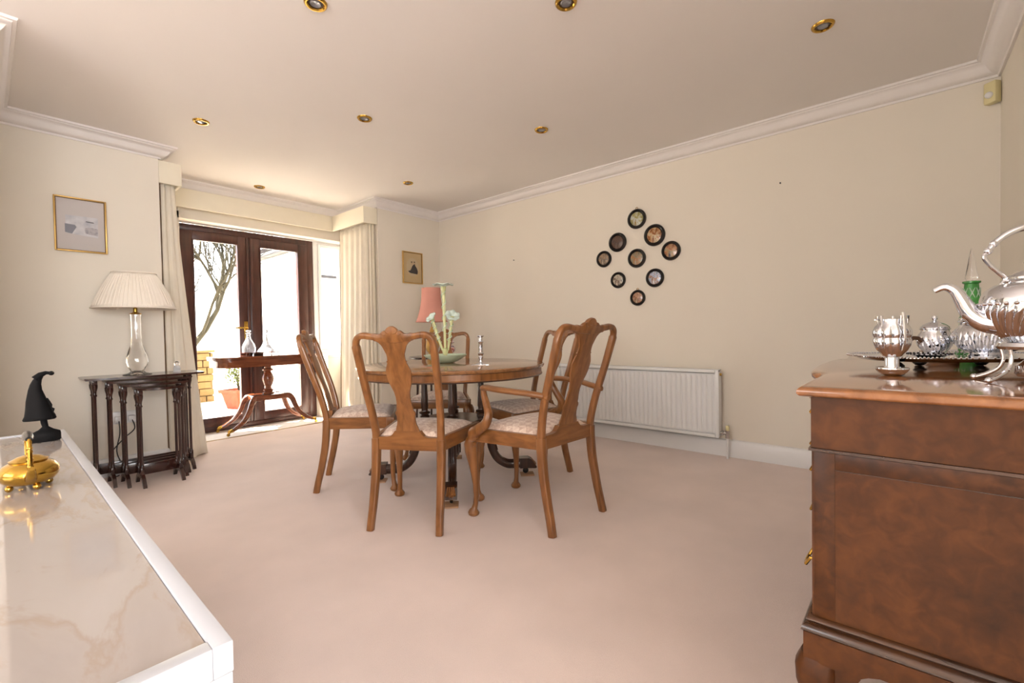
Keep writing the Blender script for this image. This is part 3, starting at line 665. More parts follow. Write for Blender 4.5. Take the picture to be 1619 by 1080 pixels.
# ------------------------------------------------------------------ alarm sensor, nails
sn = empty('alarm_sensor', 'cream motion sensor mounted high in the right corner under the cornice', 'sensor', (XR-.03, YN+.035, 2.145))
MB().box((-.022, -.028, .0), (.022, .028, .115), .007).xf(Matrix.Rotation(R(-40), 4, 'Z')).ob('sensor_case', M_CREAMPL, sn)
MB().sphere((-.022, .016, .042), .017, 16, 10).ob('sensor_lens', M_GLOSSW, sn)
for (y, z, w) in ((.615, 1.95, 'bare small nail in the right wall between the plaques and the sensor'), (3.02, 1.70, 'tiny picture pin high on the right wall near the far corner')):
    tag(MB().tube([(XR, y, z), (XR-.012, y, z)], [.004, .005], 8).ob('wall_nail', M_EBONY), w, 'nail')

# ------------------------------------------------------------------ nine round framed pot lids
def plaque(r, cols, sc):
    root = empty('round_plaque', '', 'plaque', (0, 0, 0), 0, 'black framed round pictures in a diamond on the right wall')
    M = Matrix.Rotation(R(-90), 4, 'Y')
    MB().lathe([(.001, .0), (r*.98, .0), (r, .006), (r*.97, .016), (r*.86, .022), (r*.76, .018), (r*.70, .012), (r*.68, .010), (.001, .010)], 44).xf(M).ob('round_frame', M_EBONY, root)
    MB().lathe([(.001, .0095), (r*.69, .0105), (r*.66, .014), (r*.4, .0175), (.001, .019)], 36).xf(M).ob('painted_lid', mat_blotch('pot lid print', cols, sc, .15, .8), root)
    return root
PL = [(1007.5, 1.666, 1.887, .083, [(120, 120, 60), (170, 160, 110), (196, 200, 190), (150, 120, 50)], 'top', 'green landscape', 1),
      (0, 1.514, 1.729, .090, [(60, 40, 26), (170, 110, 60), (200, 180, 140), (140, 70, 40)], 'upper right', 'brown and orange scene', 0),
      (0, 1.379, 1.585, .078, [(40, 30, 30), (190, 130, 90), (170, 150, 110), (60, 50, 80)], 'right corner', 'orange scene with lilac', 0),
      (0, 1.515, 1.381, .077, [(70, 60, 50), (190, 200, 220), (160, 110, 70), (220, 220, 224)], 'lower right', 'pale blue scene', 0),
      (0, 1.666, 1.227, .067, [(110, 60, 40), (190, 150, 120), (130, 80, 60), (200, 180, 150)], 'bottom', 'reddish brown scene', 1),
      (0, 1.844, 1.391, .070, [(40, 34, 30), (200, 190, 170), (90, 70, 60), (220, 200, 180)], 'lower left', 'dark and cream mottled scene', 0),
      (0, 1.979, 1.588, .073, [(90, 80, 70), (170, 140, 110), (110, 100, 90), (190, 170, 150)], 'left corner', 'pale brown scene', 0),
      (0, 1.845, 1.717, .083, [(50, 34, 30), (96, 66, 50), (70, 50, 44), (110, 90, 80)], 'upper left', 'dark brown scene', 0),
      (0, 1.670, 1.559, .080, [(110, 70, 40), (150, 140, 110), (170, 110, 60), (180, 170, 150)], 'centre', 'grey green and orange scene', 0)]
for _, y, z, r, cols, pos, what, loop in PL:
    p = plaque(r, cols, 30); p.location = (XR-.001, y, z)
    p['label'] = 'black framed round picture, %s of the diamond, %s' % (pos, what)
    if loop: MB().tube([(-.006, .008*math.cos(a), r+.006+.008*math.sin(a)) for a in [i*TAU/14 for i in range(15)]], .002, 6, caps=False).ob('hanging_ring', M_BRASS, p)

# ------------------------------------------------------------------ framed prints on the far wall
def framed(x0, x1, z0, z1, w, label, paperc, artfn, glossy):
    root = empty('framed_print', label, 'picture', ((x0+x1)/2, YF, z0)); W_, H = x1-x0, z1-z0
    frame_rect(MB(), (-W_/2, 0), (W_/2, H), w, (-.024, -.003), 'Y').ob('picture_frame', M_GOLD, root)
    frame_rect(MB(), (-W_/2+w, w), (W_/2-w, H-w), .0035, (-.016, -.012), 'Y').ob('frame_slip', plain('dark gilt slip', (120, 90, 50), .5, .5), root)
    MB().box((-W_/2+w*.8, -.010, w*.8), (W_/2-w*.8, -.004, H-w*.8)).ob('paper_mount', plain('mount paper', paperc, .8, noise_amt=.03), root, smooth=False)
    artfn(root, W_, H)
    MB().box((-W_/2+w*.9, -.0175, w*.9), (W_/2-w*.9, -.0165, H-w*.9)).ob('glass', M_GLASS, root, smooth=False)
def flat(root, name, outs, m):
    mb = MB(); k = -.0112-.0006*len([c for c in bpy.data.objects if c.parent == root and c.name.split('.')[0] in ('print_image', 'print_background', 'two_faces', 'hair', 'dark_cliff', 'figures')])
    for o in outs: mb.prism(o[::-1], k, -.0100, lambda x, z, y: (x, y, z))
    mb.ob(name, m, root, smooth=False, fix=True)
def ell(cx, cz, a, b, n=18): return [(cx+a*math.cos(TAU*i/n), cz+b*math.sin(TAU*i/n)) for i in range(n)]
def art_sea(root, W_, H):
    flat(root, 'print_image', [[(-.075, .12), (.085, .105), (.085, .24), (-.075, .24)]], mat_blotch('faint engraving', [(176, 178, 188), (206, 204, 206), (222, 220, 222)], 22, .8, 0))
    flat(root, 'dark_cliff', [[(-.078, .125), (-.045, .118), (-.022, .165), (-.03, .178), (-.078, .182)]], plain('grey ink', (136, 138, 148), .8))
    flat(root, 'figures', [[(.02, .128), (.082, .118), (.084, .165), (.05, .172), (.02, .165)]], mat_blotch('ink figures', [(150, 148, 156), (190, 184, 186), (160, 156, 164)], 60, .8, 0))
    flat(root, 'boat', [[(.022, .206), (.066, .202), (.062, .2075), (.026, .2105)]], plain('dark ink', (60, 58, 64), .8))
def art_dog(root, W_, H):
    flat(root, 'print_background', [ell(.0, .185, .085, .105)], plain('pale wash', (206, 186, 150), .8, noise_amt=.05))
    flat(root, 'two_faces', [ell(-.012, .232, .012, .014), ell(.026, .234, .011, .014)], plain('face tint', (196, 168, 130), .8))
    flat(root, 'hair', [ell(-.012, .243, .012, .006), ell(.026, .245, .011, .006)], plain('hair ink', (70, 56, 44), .8))
    flat(root, 'dark_gown', [[(-.055, .13), (-.03, .118), (.065, .110), (.072, .14), (.06, .175), (.035, .205), (.03, .222), (.016, .218), (-.002, .20), (-.02, .165), (-.035, .145), (-.06, .142)]], plain('gown ink', (58, 52, 52), .8, noise_amt=.2, scale=40))
framed(.336, .596, 1.545, 1.905, .009, 'gold framed print on the wall above the cream pleated lamp', (206, 198, 194), art_sea, 1)
framed(3.062, 3.335, 1.524, 1.880, .010, 'narrow gold framed print of a dark gown, right of the bay', (206, 180, 134), art_dog, 0)

# ------------------------------------------------------------------ nest of tables
def nest_table(label, x0, x1, yf, z, tw, td, k):
    """x0,x1: leg centres; yf: front foot toe y"""
    xc = (x0+x1)/2; W_ = x1-x0; yl = yf+.115; root = empty('nest_table', label, 'table', (xc, yl, 0), 0, 'nest of four mahogany tables')
    # kidney-fronted top
    hw = tw/2; out = []
    yb = k; yf_ = k-td
    for i in range(25): t = -1+2*i/24; out.append((t*hw, yf_-.05*(1-t*t)))
    out += [(hw, yb-.03), (hw-.02, yb), (-hw+.02, yb), (-hw, yb-.03)]
    m = MB(); m.prism(out, z-.008, z); m.prism([(x*.985, y*.985) for x, y in out], z-.014, z-.008); m.ob('tabletop', M_MAHOG, root, angle=30)
    leg = [(.008, .115), (.0135, .12), (.0095, .13), (.0085, .145), (.0085, z-.13), (.0135, z-.122), (.009, z-.112), (.0105, z-.095), (.016, z-.07), (.017, z-.05)]
    for s in (-1, 1):
        for yy in (-.042, .042):
            l = MB().lathe(leg, 16, (s*W_/2, yy, 0)); l.box((s*W_/2-.014, yy-.014, z-.05), (s*W_/2+.014, yy+.014, z-.0135), .003); l.box((s*W_/2-.010, yy-.012, .07), (s*W_/2+.010, yy+.012, .118), .003); l.ob('leg', M_MAHOG, root)
        tr = [(-.155, 0), (-.150, .014), (-.12, .05), (-.08, .072), (-.055, .08), (.055, .08), (.08, .072), (.12, .05), (.150, .014), (.155, 0), (.130, 0), (.10, .032), (.06, .052), (-.06, .052), (-.10, .032), (-.130, 0)]
        tr = [(a*.742, b) for a, b in tr]
        MB().prism(tr[::-1], s*W_/2-.010, s*W_/2+.010, lambda y, zz, x: (x, y, zz)).ob('foot', M_MAHOG, root, angle=25, fix=True)
        MB().box((s*W_/2-.008, -.06, z-.03), (s*W_/2+.008, .06, z-.0135)).ob('top_bearer', M_MAHOG, root, smooth=False)
    MB().box((-W_/2, .034, .055), (W_/2, .046, .125), .002).ob('stretcher', M_MAHOG, root)
    return root
nest_table('largest mahogany nest table at the back, carrying the pleated lamp', .478, .995, 3.90, .712, .64, .30, .12)
nest_table('second largest mahogany nest table, tucked under the one carrying the lamp', .545, .945, 3.83, .688, .452, .24, .09)
nest_table('third mahogany nest table, between the smallest and the second largest', .602, .912, 3.75, .664, .352, .22, .09)
nest_table('smallest mahogany nest table, pulled furthest forward', .664, .870, 3.655, .640, .250, .20, .09)

# lamp on it
lp = empty('table_lamp', 'table lamp with cream pleated shade and clear glass baluster base', 'lamp', (.70, 3.975, .712))
MB().lathe([(.001, .012), (.052, 0), (.075, 0), (.082, .003), (.074, .007), (.05, .012), (.040, .020), (.038, .028), (.044, .04), (.056, .065), (.060, .09), (.055, .125), (.042, .17), (.030, .21), (.026, .25), (.0265, .36), (.029, .40), (.029, .412), (.001, .413)], 40, flute=9, famp=.06, twist=3, frange=(.04, .38)).ob('glass_base', M_CRYSTAL, lp)
MB().lathe([(.001, .413), (.032, .413), (.033, .418), (.02, .423), (.012, .43), (.012, .455), (.006, .46), (.006, .66), (.001, .66)], 20).ob('lamp_holder', M_BRASS, lp)
n = 240; v = []; f = []; prof = shade_prof(.226, .117, .452, .692, -.008)
for j, (r, z) in enumerate(prof):
    for i in range(n): a = TAU*i/n; rr = r+.0016*(1 if i % 2 else -1)+.0008*math.sin(i*1.7); v.append((rr*math.cos(a), rr*math.sin(a), z))
for j in range(len(prof)-1):
    for i in range(n): k = (i+1) % n; f.append((j*n+i, j*n+k, (j+1)*n+k, (j+1)*n+i))
sh = MB().add(v, f).ob('lamp_shade', M_SHADE, lp, angle=60); md = sh.modifiers.new('t', 'SOLIDIFY'); md.thickness = .002; md.offset = -1
for r, z in ((.228, .452), (.119, .692)):
    MB().tube([(r*math.cos(a), r*math.sin(a), z) for a in [i*TAU/60 for i in range(61)]], .004, 8, caps=False).ob('shade_binding', M_SHADE, sh)
for k in range(3):
    a = k*TAU/3; MB().tube([(0, 0, .655), (.118*math.cos(a), .118*math.sin(a), .688)], .0018, 6).ob('shade_strut', M_BRASS, lp)
gb = empty('glass_stopper', 'small frosted glass ornament with a ball top beside the cream lamp', 'ornament', (.925, 3.98, .712))
MB().lathe([(.001, 0), (.022, 0), (.024, .004), (.020, .01), (.022, .03), (.015, .042), (.012, .046), (.001, .047)], 20).ob('stopper_body', plain('frosted glass', (236, 236, 236), .4, trans=.3, noise_amt=.02), gb)
MB().sphere((0, 0, .060), .018, 18, 12).ob('ball_top', M_CRYSTAL, gb)
sk = empty('wall_socket', 'white double wall socket low on the far wall behind the nest of tables', 'socket', (.655, YF, .36))
MB().box((-.073, -.012, 0), (.073, -.001, .086), .003).ob('face_plate', M_GLOSSW, sk)
for s in (-1, 1): MB().box((s*.036-.02, -.045, .010), (s*.036+.02, -.012, .055), .006).ob('plug', M_GLOSSW, sk)
for s, pts in ((0, [(.619, 4.145, .385), (.62, 4.13, .30), (.60, 4.13, .18), (.625, 4.125, .08), (.64, 4.125, .008), (.66, 4.12, .008)]),
               (1, [(.691, 4.145, .385), (.70, 4.13, .32), (.64, 4.13, .26), (.57, 4.13, .17), (.565, 4.13, .08), (.585, 4.13, .008), (.61, 4.135, .008)])):
    tag(MB().tube(smooth_path(pts, 6), .0035, 8).ob('power_cable', M_CABLE), 'black power cable behind the nest of tables, '+('straighter one' if not s else 'one looping out to the left'), 'cable')

# ------------------------------------------------------------------ card table in the bay with its glass
ct = empty('card_table', 'mahogany pedestal card table with four brass tipped sabre legs in front of the patio doors', 'table', (1.965, 5.06, 0))
def dout(hx, y0_, y1_, r, n=8):
    o = [(-hx, y1_)]
    for i in range(n+1): a = PI+PI/2*i/n; o.append((-hx+r+r*math.cos(a), y0_+r+r*math.sin(a)))
    for i in range(n+1): a = -PI/2+PI/2*i/n; o.append((hx-r+r*math.cos(a), y0_+r+r*math.sin(a)))
    o.append((hx, y1_)); return o
O = dout(.50, -.185, .19, .12)
MB().prism(O, .742, .760).ob('tabletop', M_MAHOG_R, ct, angle=30)
MB().prism([(x*.992, y*.992) for x, y in O], .724, .740).ob('folded_leaf', M_MAHOG_R, ct, angle=30)
MB().prism([(x*.96, y*.93) for x, y in O], .655, .723).ob('apron', M_MAHOG_R, ct, angle=30)
for x in (-.36, .36): MB().prism([(x-.07, .667), (x+.07, .667), (x+.07, .712), (x-.07, .712)], -.180, -.172, lambda a, z, y: (a, y, z)).ob('inlay_panel', M_MAHOG_R, ct, smooth=False, fix=True)
MB().lathe([(.05, .355), (.058, .36), (.058, .372), (.042, .380), (.050, .392), (.05, .40), (.032, .412), (.03, .43), (.045, .46), (.056, .50), (.055, .53), (.042, .565), (.032, .585), (.052, .60), (.054, .612), (.034, .625), (.036, .64), (.06, .656), (.02, .656)], 28).ob('pedestal', M_MAHOG_R, ct)
MB().box((-.17, -.12, .300), (.17, .12, .355), .012).ob('platform', M_MAHOG_R, ct)
for sx in (-1, 1):
    for sy in (-1, 1):
        L_ = smooth_path([(sx*.11, sy*.085, .328), (sx*.165, sy*.10, .326), (sx*.20, sy*.112, .285), (sx*.232, sy*.12, .20), (sx*.285, sy*.13, .12), (sx*.36, sy*.14, .065), (sx*.405, sy*.147, .045)], 5)
        n = len(L_); l = MB().tube(L_, [(.033-.019*i/n, .020-.007*i/n) for i in range(n)], 14, RS, (0, 0, 1)).ob('leg', M_MAHOG_R, ct)
        MB().tube([(sx*.395, sy*.145, .050), (sx*.425, sy*.150, .040), (sx*.435, sy*.152, .034)], [.017, .017, .010], 12).ob('brass_cap', M_BRASS, l)
        MB().lathe([(.003, -.008), (.014, -.008), (.0165, 0), (.014, .008), (.003, .008)], 14).xf(Matrix.Translation((sx*.432, sy*.151, .014)) @ Matrix.Rotation(R(70), 4, 'X')).ob('castor', M_BRASS, l)
sv = empty('salver', 'thin silver salver on small feet carrying the decanters on the card table', 'tray', (1.93, 5.08, .760))
MB().lathe([(.001, .030), (.195, .030), (.212, .034), (.215, .038), (.209, .037), (.193, .033), (.001, .033)], 48, sx=1.0, sy=.72).ob('salver_plate', M_SILVER, sv)
for k in range(4):
    a = PI/4+k*PI/2; MB().tube([(.165*math.cos(a), .12*math.sin(a), .031), (.178*math.cos(a), .13*math.sin(a), .015), (.175*math.cos(a), .126*math.sin(a), .0)], [.006, .004, .006], 8).ob('foot', M_SILVER, sv)
M_DCUT = plain('cut crystal', (240, 242, 248), .05, trans=.8, ior=1.5, noise_amt=.05, bump=.5, bscale=60)
d1 = empty('decanter', 'cut glass decanter with a ringed neck, left one on the salver', 'decanter', (1.80, 5.09, .7935), 0, 'decanters on the salver')
MB().lathe([(.001, 0), (.058, 0), (.062, .006), (.062, .055), (.055, .085), (.036, .12), (.024, .145), (.028, .15), (.020, .157), (.018, .167), (.027, .172), (.018, .178), (.017, .187), (.030, .195), (.026, .199), (.001, .199)], 32, flute=14, famp=.04, frange=(.01, .05)).ob('decanter_body', M_DCUT, d1)
MB().lathe([(.001, .199), (.011, .200), (.010, .208), (.022, .214), (.026, .221), (.020, .229), (.001, .232)], 24).ob('stopper', M_DCUT, d1)
d2 = empty('decanter', 'flared glass decanter with a ball stopper, right one on the salver', 'decanter', (1.97, 5.10, .7935), 0, 'decanters on the salver')
MB().lathe([(.001, 0), (.082, 0), (.085, .006), (.078, .02), (.058, .045), (.036, .08), (.022, .12), (.017, .16), (.017, .180), (.027, .190), (.001, .191)], 32).ob('decanter_body', M_DCUT, d2)
MB().sphere((0, 0, .218), .025, 18, 12).ob('stopper', M_DCUT, d2)
lb = MB().tube([(-.02, -.045, .098), (-.012, -.052, .082), (0, -.055, .078), (.012, -.052, .082), (.02, -.045, .098)], .0016, 6).ob('neck_chain', M_SILVER, d2)

# ------------------------------------------------------------------ white marble topped cabinet
cb = empty('marble_topped_cabinet', 'low white cabinet with an inset cream marble top in the near left corner', 'cabinet', (.175, .565, 0), R(-.8))
CZt = .62; cw, clen = .62, 1.84
fr = MB()
fr.box((-.020, 0, CZt-.035), (0, clen, CZt), .0015).box((-cw, 0, CZt-.035), (-cw+.02, clen, CZt), .0015)
fr.box((-cw+.02, 0, CZt-.035), (-.020, .02, CZt), .0015).box((-cw+.02, clen-.02, CZt-.035), (-.020, clen, CZt), .0015)
M_CABW = plain('pale grey white lacquer', (198, 200, 206), .3, noise_amt=.01)
fr.ob('top_frame', M_CABW, cb)
MB().box((-cw+.021, .021, CZt-.02), (-.021, clen-.021, CZt-.0035)).ob('marble_slab', M_MARBLE, cb, smooth=False)
MB().box((-cw+.004, .001, .06), (-.001, clen-.001, CZt-.0355), .001).ob('cabinet_body', M_CABW, cb)
MB().box((-cw+.03, .03, 0), (-.03, clen-.03, .06)).ob('plinth', M_GLOSSW, cb, smooth=False)
for k in range(3):
    a = .02+k*.603; MB().box((-.002, a, .075), (.0, a+.60, CZt-.045), .0005).ob('door', M_CABW, cb)

# black hooded figurine
fg = empty('hooded_figurine', 'matt black sculpture of a head in a curling pointed hood', 'sculpture', (.135, 2.195, .6165))
rvx = Vector((.648, -.761, 0)); fwx = Vector((.761, .648, 0))
def silh(rows, name, depthk=.75, n=20):
    v = []; f = []
    for (xa, xb, z, *dk) in rows:
        c = (xa+xb)/2*.78; a = (xb-xa)/2*.78; b = a*(dk[0] if dk else depthk)
        for i in range(n):
            t = TAU*i/n; p = Vector((1, 0, 0))*(c+a*math.cos(t))+Vector((0, 1, 0))*(b*math.sin(t)); v.append((p.x, p.y, z))
    m = len(rows)
    for j in range(m-1):
        for i in range(n): k = (i+1) % n; f.append((j*n+i, j*n+k, (j+1)*n+k, (j+1)*n+i))
    f += [tuple(reversed(range(n))), tuple(range((m-1)*n, m*n))]
    return MB().add(v, f).ob(name, M_BLACK, fg, angle=50, fix=True)
silh([(-.040, .048, 0, .5), (-.044, .052, .004, .5), (-.044, .052, .024, .5), (-.038, .050, .032, .5), (-.018, .030, .040, .6), (-.006, .014, .05, .8), (-.010, .012, .062, .9), (-.012, .010, .078, .9)], 'base')
silh([(-.062, .036, .074, .6), (-.064, .040, .078, .62), (-.058, .036, .090, .62), (-.056, .028, .102, .62), (-.054, .022, .118, .6), (-.052, .014, .138, .6), (-.048, .006, .158, .6), (-.044, -.001, .176, .6), (-.038, -.003, .194, .6), (-.030, -.001, .208, .6), (-.020, .004, .219, .6), (-.006, .008, .226, .6)], 'hood')
silh([(.012, .032, .098, .5), (.012, .035, .108, .4), (.008, .027, .113, .4), (.006, .028, .122, .35), (.004, .022, .134, .35), (-.002, .015, .146, .35)], 'face')
tp = MB().tube([(x*.78, 0, z) for x, z in ((-.022, .212), (-.004, .226), (.012, .2315), (.022, .230))], [.011, .009, .006, .005], 12); tp.sphere((.022, 0, .229), .0075, 12, 8); tp.ob('hood_tip', M_BLACK, fg)

# small brass kettle
bk = empty('brass_kettle', 'small squat polished brass kettle with a dark handle grip on the marble top', 'kettle', (.0675, 1.535, .6165))
MB().lathe([(.001, .012), (.03, .012), (.044, .016), (.053, .026), (.056, .036), (.054, .046), (.046, .056), (.034, .062), (.030, .063), (.001, .063)], 48, sx=.92).ob('kettle_body', M_BRASS, bk)
MB().lathe([(.032, .062), (.033, .066), (.026, .069), (.020, .073), (.010, .076), (.001, .077)], 36).ob('lid', M_BRASS, bk)
for k in range(4): a = k*PI/2+.3; MB().sphere((.034*math.cos(a), .034*math.sin(a), .0075), .0075, 12, 8).ob('foot', M_BRASS, bk)
hd = Vector((0, -1, 0))
hp = [hd*.046+Vector((0, 0, .050)), hd*.047+Vector((0, 0, .075)), hd*.044+Vector((0, 0, .10)), hd*.036+Vector((0, 0, .118))]
h = MB().tube(smooth_path(hp, 5), [.0045]*16, 10)
for i in range(6): q = hp[0].lerp(hp[2], (i+.8)/6); h.sphere(tuple(q), .0058, 10, 6)
h.ob('handle_post', M_BRASS, bk); MB().tube(smooth_path([(-p.x, -p.y, p.z) for p in hp], 5), [.0045]*16, 10).ob('handle_post', M_BRASS, bk)
MB().tube([tuple(hd*.040+Vector((0, 0, .118))), tuple(hd*.02+Vector((0, 0, .121))), tuple(-hd*.02+Vector((0, 0, .121))), tuple(-hd*.040+Vector((0, 0, .118)))], [.006, .009, .009, .006], 12).ob('grip', M_EBONY, bk)
MB().tube(smooth_path([tuple(hd*.048+Vector((0, 0, .032))), tuple(hd*.066+Vector((0, 0, .042))), tuple(hd*.078+Vector((0, 0, .058)))], 5), [.012-.0006*i for i in range(11)], 12).ob('spout', M_BRASS, bk)

# ------------------------------------------------------------------ sideboard
sbd = empty('sideboard', 'figured walnut sideboard on cabriole legs against the near right wall', 'sideboard', (0, 0, 0))
SX0, SX1, SY0, SY1 = 1.085, 2.36, YN+.030, .140; SZ = .840
def serp(ins, n=30):
    """plan outline with a serpentine front (y+ side)"""
    x0, x1, y1 = SX0-.027+ins, SX1+.027-ins, SY1+.015-ins; o = [(x0, SY0)]
    o.append((x1, SY0)); 
    pts = [(0, 0), (.20, -.006), (.25, -.008), (.265, .004), (.28, .018), (.34, .03), (.5, .036), (.66, .03), (.72, .018), (.735, .004), (.75, -.008), (.80, -.006), (1, 0)]
    for t, d in reversed(pts): o.append((x0+(x1-x0)*t, y1+d))
    return o
tm = MB(); v = []; f = []
lay = [(.012, SZ-.022), (.004, SZ-.020), (.0, SZ-.015), (.0, SZ-.009), (.004, SZ-.004), (.012, SZ-.001), (.018, SZ)]
for ins, z in lay: v += [(x, y, z) for x, y in serp(ins)]
m = len(serp(0))
for j in range(len(lay)-1):
    for i in range(m): k = (i+1) % m; f.append((j*m+i, j*m+k, (j+1)*m+k, (j+1)*m+i))
f += [tuple(reversed(range(m))), tuple(range((len(lay)-1)*m, len(lay)*m))]
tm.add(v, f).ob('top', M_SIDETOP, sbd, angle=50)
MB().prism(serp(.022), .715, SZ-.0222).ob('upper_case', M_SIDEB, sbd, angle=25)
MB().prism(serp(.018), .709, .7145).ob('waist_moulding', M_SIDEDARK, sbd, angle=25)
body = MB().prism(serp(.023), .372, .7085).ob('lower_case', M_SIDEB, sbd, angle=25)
# veneer crossbanding on the visible side, standing a hair proud
bx = SX0-.027+.023
MB().box((bx-.0016, SY1-.046, .374), (bx-.0002, SY1-.012, .7075), .0004).ob('crossband', M_SIDEBAND, sbd)
MB().box((bx-.0016, SY0+.002, .676), (bx-.0002, SY1-.0465, .7075), .0004).ob('crossband', M_SIDEBAND, sbd)
MB().box((bx-.0014, SY0+.002, .6745), (bx-.0002, SY1-.0465, .6757)).ob('stringing', M_SIDEDARK, sbd, smooth=False)
bs = MB(); v = []; f = []
lay = [(.024, .374), (.016, .372), (.013, .366), (.017, .361), (.012, .358), (.006, .352), (.005, .346), (.010, .342)]
for ins, z in lay: v += [(x, y, z) for x, y in serp(ins)]
for j in range(len(lay)-1):
    for i in range(m): k = (i+1) % m; f.append((j*m+k, j*m+i, (j+1)*m+i, (j+1)*m+k))
f += [tuple(range(m)), tuple(reversed(range((len(lay)-1)*m, len(lay)*m)))]
bs.add(v, f).ob('base_moulding', M_SIDEDARK, sbd, angle=50)
# apron with shaped lower edge on the side and on the front
ap = [(SY1+.006, .342), (SY1+.006, .285), (SY1-.085, .285), (SY1-.098, .294), (SY1-.115, .300), (SY1-.150, .300), (SY1-.20, .288), (SY1-.25, .272), (SY1-.29, .272), (SY0+.20, .288), (SY0+.14, .300), (SY0+.10, .294), (SY0+.08, .285), (SY0, .285), (SY0, .342)]
for xx in (SX0-.018, SX1): MB().prism(ap, xx, xx+.018, lambda y, z, x: (x, y, z)).ob('apron', M_SIDEB, sbd, angle=25, fix=True)
L_ = SX1-SX0; ap2 = [(SX0, .342), (SX0, .285), (SX0+.1, .285), (SX0+.14, .30), (SX0+.3, .29), (SX0+L_/2, .262), (SX1-.3, .29), (SX1-.14, .30), (SX1-.1, .285), (SX1+.01, .285), (SX1+.01, .342)]
MB().prism(ap2, SY1-.012, SY1+.006, lambda x, z, y: (x, y, z)).ob('apron', M_SIDEB, sbd, angle=25, fix=True)
for sx, x in ((-1, SX0+.012), (1, SX1-.012)):
    for sy, y in ((1, SY1-.016), (-1, SY0+.03)):
        pr = [(0, 0, .026), (.012, 0, .038), (.026, .0, .034), (.045, -.004, .020), (.09, -.008, .018), (.15, -.006, .021), (.20, .000, .027), (.24, .006, .033), (.265, .006, .035), (.284, .000, .030)]
        dg = Vector((sx*.7, sy*.7, 0)) if sy > 0 else Vector((sx, 0, 0))*.6
        lg = MB().tube([(x+dg.x*o, y+dg.y*o, z) for z, o, r in pr], [r for z, o, r in pr], 16, RS).ob('leg', M_SIDEB, sbd)
        if sy > 0 and sx < 0:
            ear = [(y-.02, .286), (y-.068, .286), (y-.070, .278), (y-.062, .262), (y-.058, .258), (y-.056, .248), (y-.046, .240), (y-.042, .232), (y-.02, .215)]
            MB().prism(ear, SX0-.008, SX0+.022, lambda a, z, b: (b, a, z)).ob('knee_bracket', M_SIDEB, lg, angle=25, fix=True)
# drawers on the front
for r, (za, zb) in enumerate(((.725, .808), (.556, .700), (.385, .545))):
    for (xa, xb, yy) in ((SX0+.02, SX0+.30, SY1-.016), (SX0+.42, SX1-.42, SY1+.020), (SX1-.30, SX1-.02, SY1-.016)):
        dr = MB().box((xa, yy-.01, za), (xb, yy+.006, zb), .003).ob('drawer', M_SIDEB, sbd)
        for t in ((.42 if r == 2 else .72,) if xb-xa < .4 else (.2, .8)):
            xc = xa+(xb-xa)*t; zc = (za+zb)/2-(.03 if r == 2 else 0)
            MB().tube([(xc-.035, yy+.006, zc+.01), (xc-.035, yy+.024, zc+.008), (xc-.025, yy+.034, zc-.012), (xc, yy+.037, zc-.018), (xc+.025, yy+.034, zc-.012), (xc+.035, yy+.024, zc+.008), (xc+.035, yy+.006, zc+.01)], .0035, 8).ob('drop_handle', M_BRASS, dr)

# ------------------------------------------------------------------ silver and glass on the sideboard
# melon shaped silver pot on a stem, in front of the tray
sp_ = empty('silver_egg_coddler', 'melon ribbed silver pot on a footed stem, standing in front of the tray', 'silverware', (1.385, .010, SZ))
MB().lathe([(.001, 0), (.010, 0), (.018, .002), (.026, .008), (.031, .016), (.031, .019), (.024, .020), (.015, .019), (.014, .022), (.014, .044), (.001, .045)], 36, flute=12, famp=.04, frange=(.004, .02)).ob('foot', M_SILVER, sp_)
MB().lathe([(.001, .045), (.017, .045), (.020, .050), (.026, .060), (.0305, .072), (.0320, .083), (.0300, .089), (.0325, .095), (.0325, .104), (.030, .114), (.026, .122), (.026, .132), (.024, .133), (.001, .133)], 120, flute=10, famp=.12, frange=(.048, .124)).ob('melon_bowl', M_SILVER, sp_)
for k in range(5):
    a = k*TAU/5+3.7; MB().tube([(.027*math.cos(a), .027*math.sin(a), .112), (.029*math.cos(a), .029*math.sin(a), .13), (.029*math.cos(a), .029*math.sin(a), .140)], [.0018, .0022, .003], 8).ob('rim_peg', M_SILVER, sp_)
hd = Vector((-.8, -.6, 0))
MB().tube([tuple(hd*.030+Vector((0, 0, .060))), tuple(hd*.038+Vector((0, 0, .085))), tuple(hd*.037+Vector((0, 0, .115))), tuple(hd*.033+Vector((0, 0, .147)))], [.0025, .003, .003, .0035], 10).ob('handle', M_SILVER, sp_)
MB().tube([tuple(rvx*-.04+Vector((0, 0, .131))), tuple(rvx*.04+Vector((0, 0, .131)))], .0012, 8).ob('cross_rod', M_SILVER, sp_)

# footed tray
TA = R(-61); ty = Vector((math.cos(TA), math.sin(TA), 0)); tx = Vector((-math.sin(TA), math.cos(TA), 0))
TCn = Vector((1.69, -.112, 0)); TZ2 = SZ+.031
tr = empty('silver_tray', 'large silver tray with beaded rim on dark bun feet', 'tray', (TCn.x, TCn.y, SZ), TA)
def se(a, b, n=96, p=2.8, wob=.0):
    o = []
    for i in range(n):
        t = TAU*i/n; c, s = math.cos(t), math.sin(t); k = 1+wob*math.cos(8*t)
        o.append((a*k*math.copysign(abs(c)**(2/p), c), b*k*math.copysign(abs(s)**(2/p), s)))
    return o
v = []; f = []; n = 96
for (a, b, z) in ((.19, .125, .024), (.20, .130, .024), (.215, .145, .030), (.230, .155, .034), (.230, .155, .036), (.212, .143, .0325), (.20, .130, .0265), (.19, .125, .0265)):
    v += [(x, y, z) for x, y in se(a, b, n, 2.8, .012)]
for j in range(7):
    for i in range(n): k = (i+1) % n; f.append((j*n+i, j*n+k, (j+1)*n+k, (j+1)*n+i))
f += [tuple(reversed(range(n))), tuple(range(7*n, 8*n))]
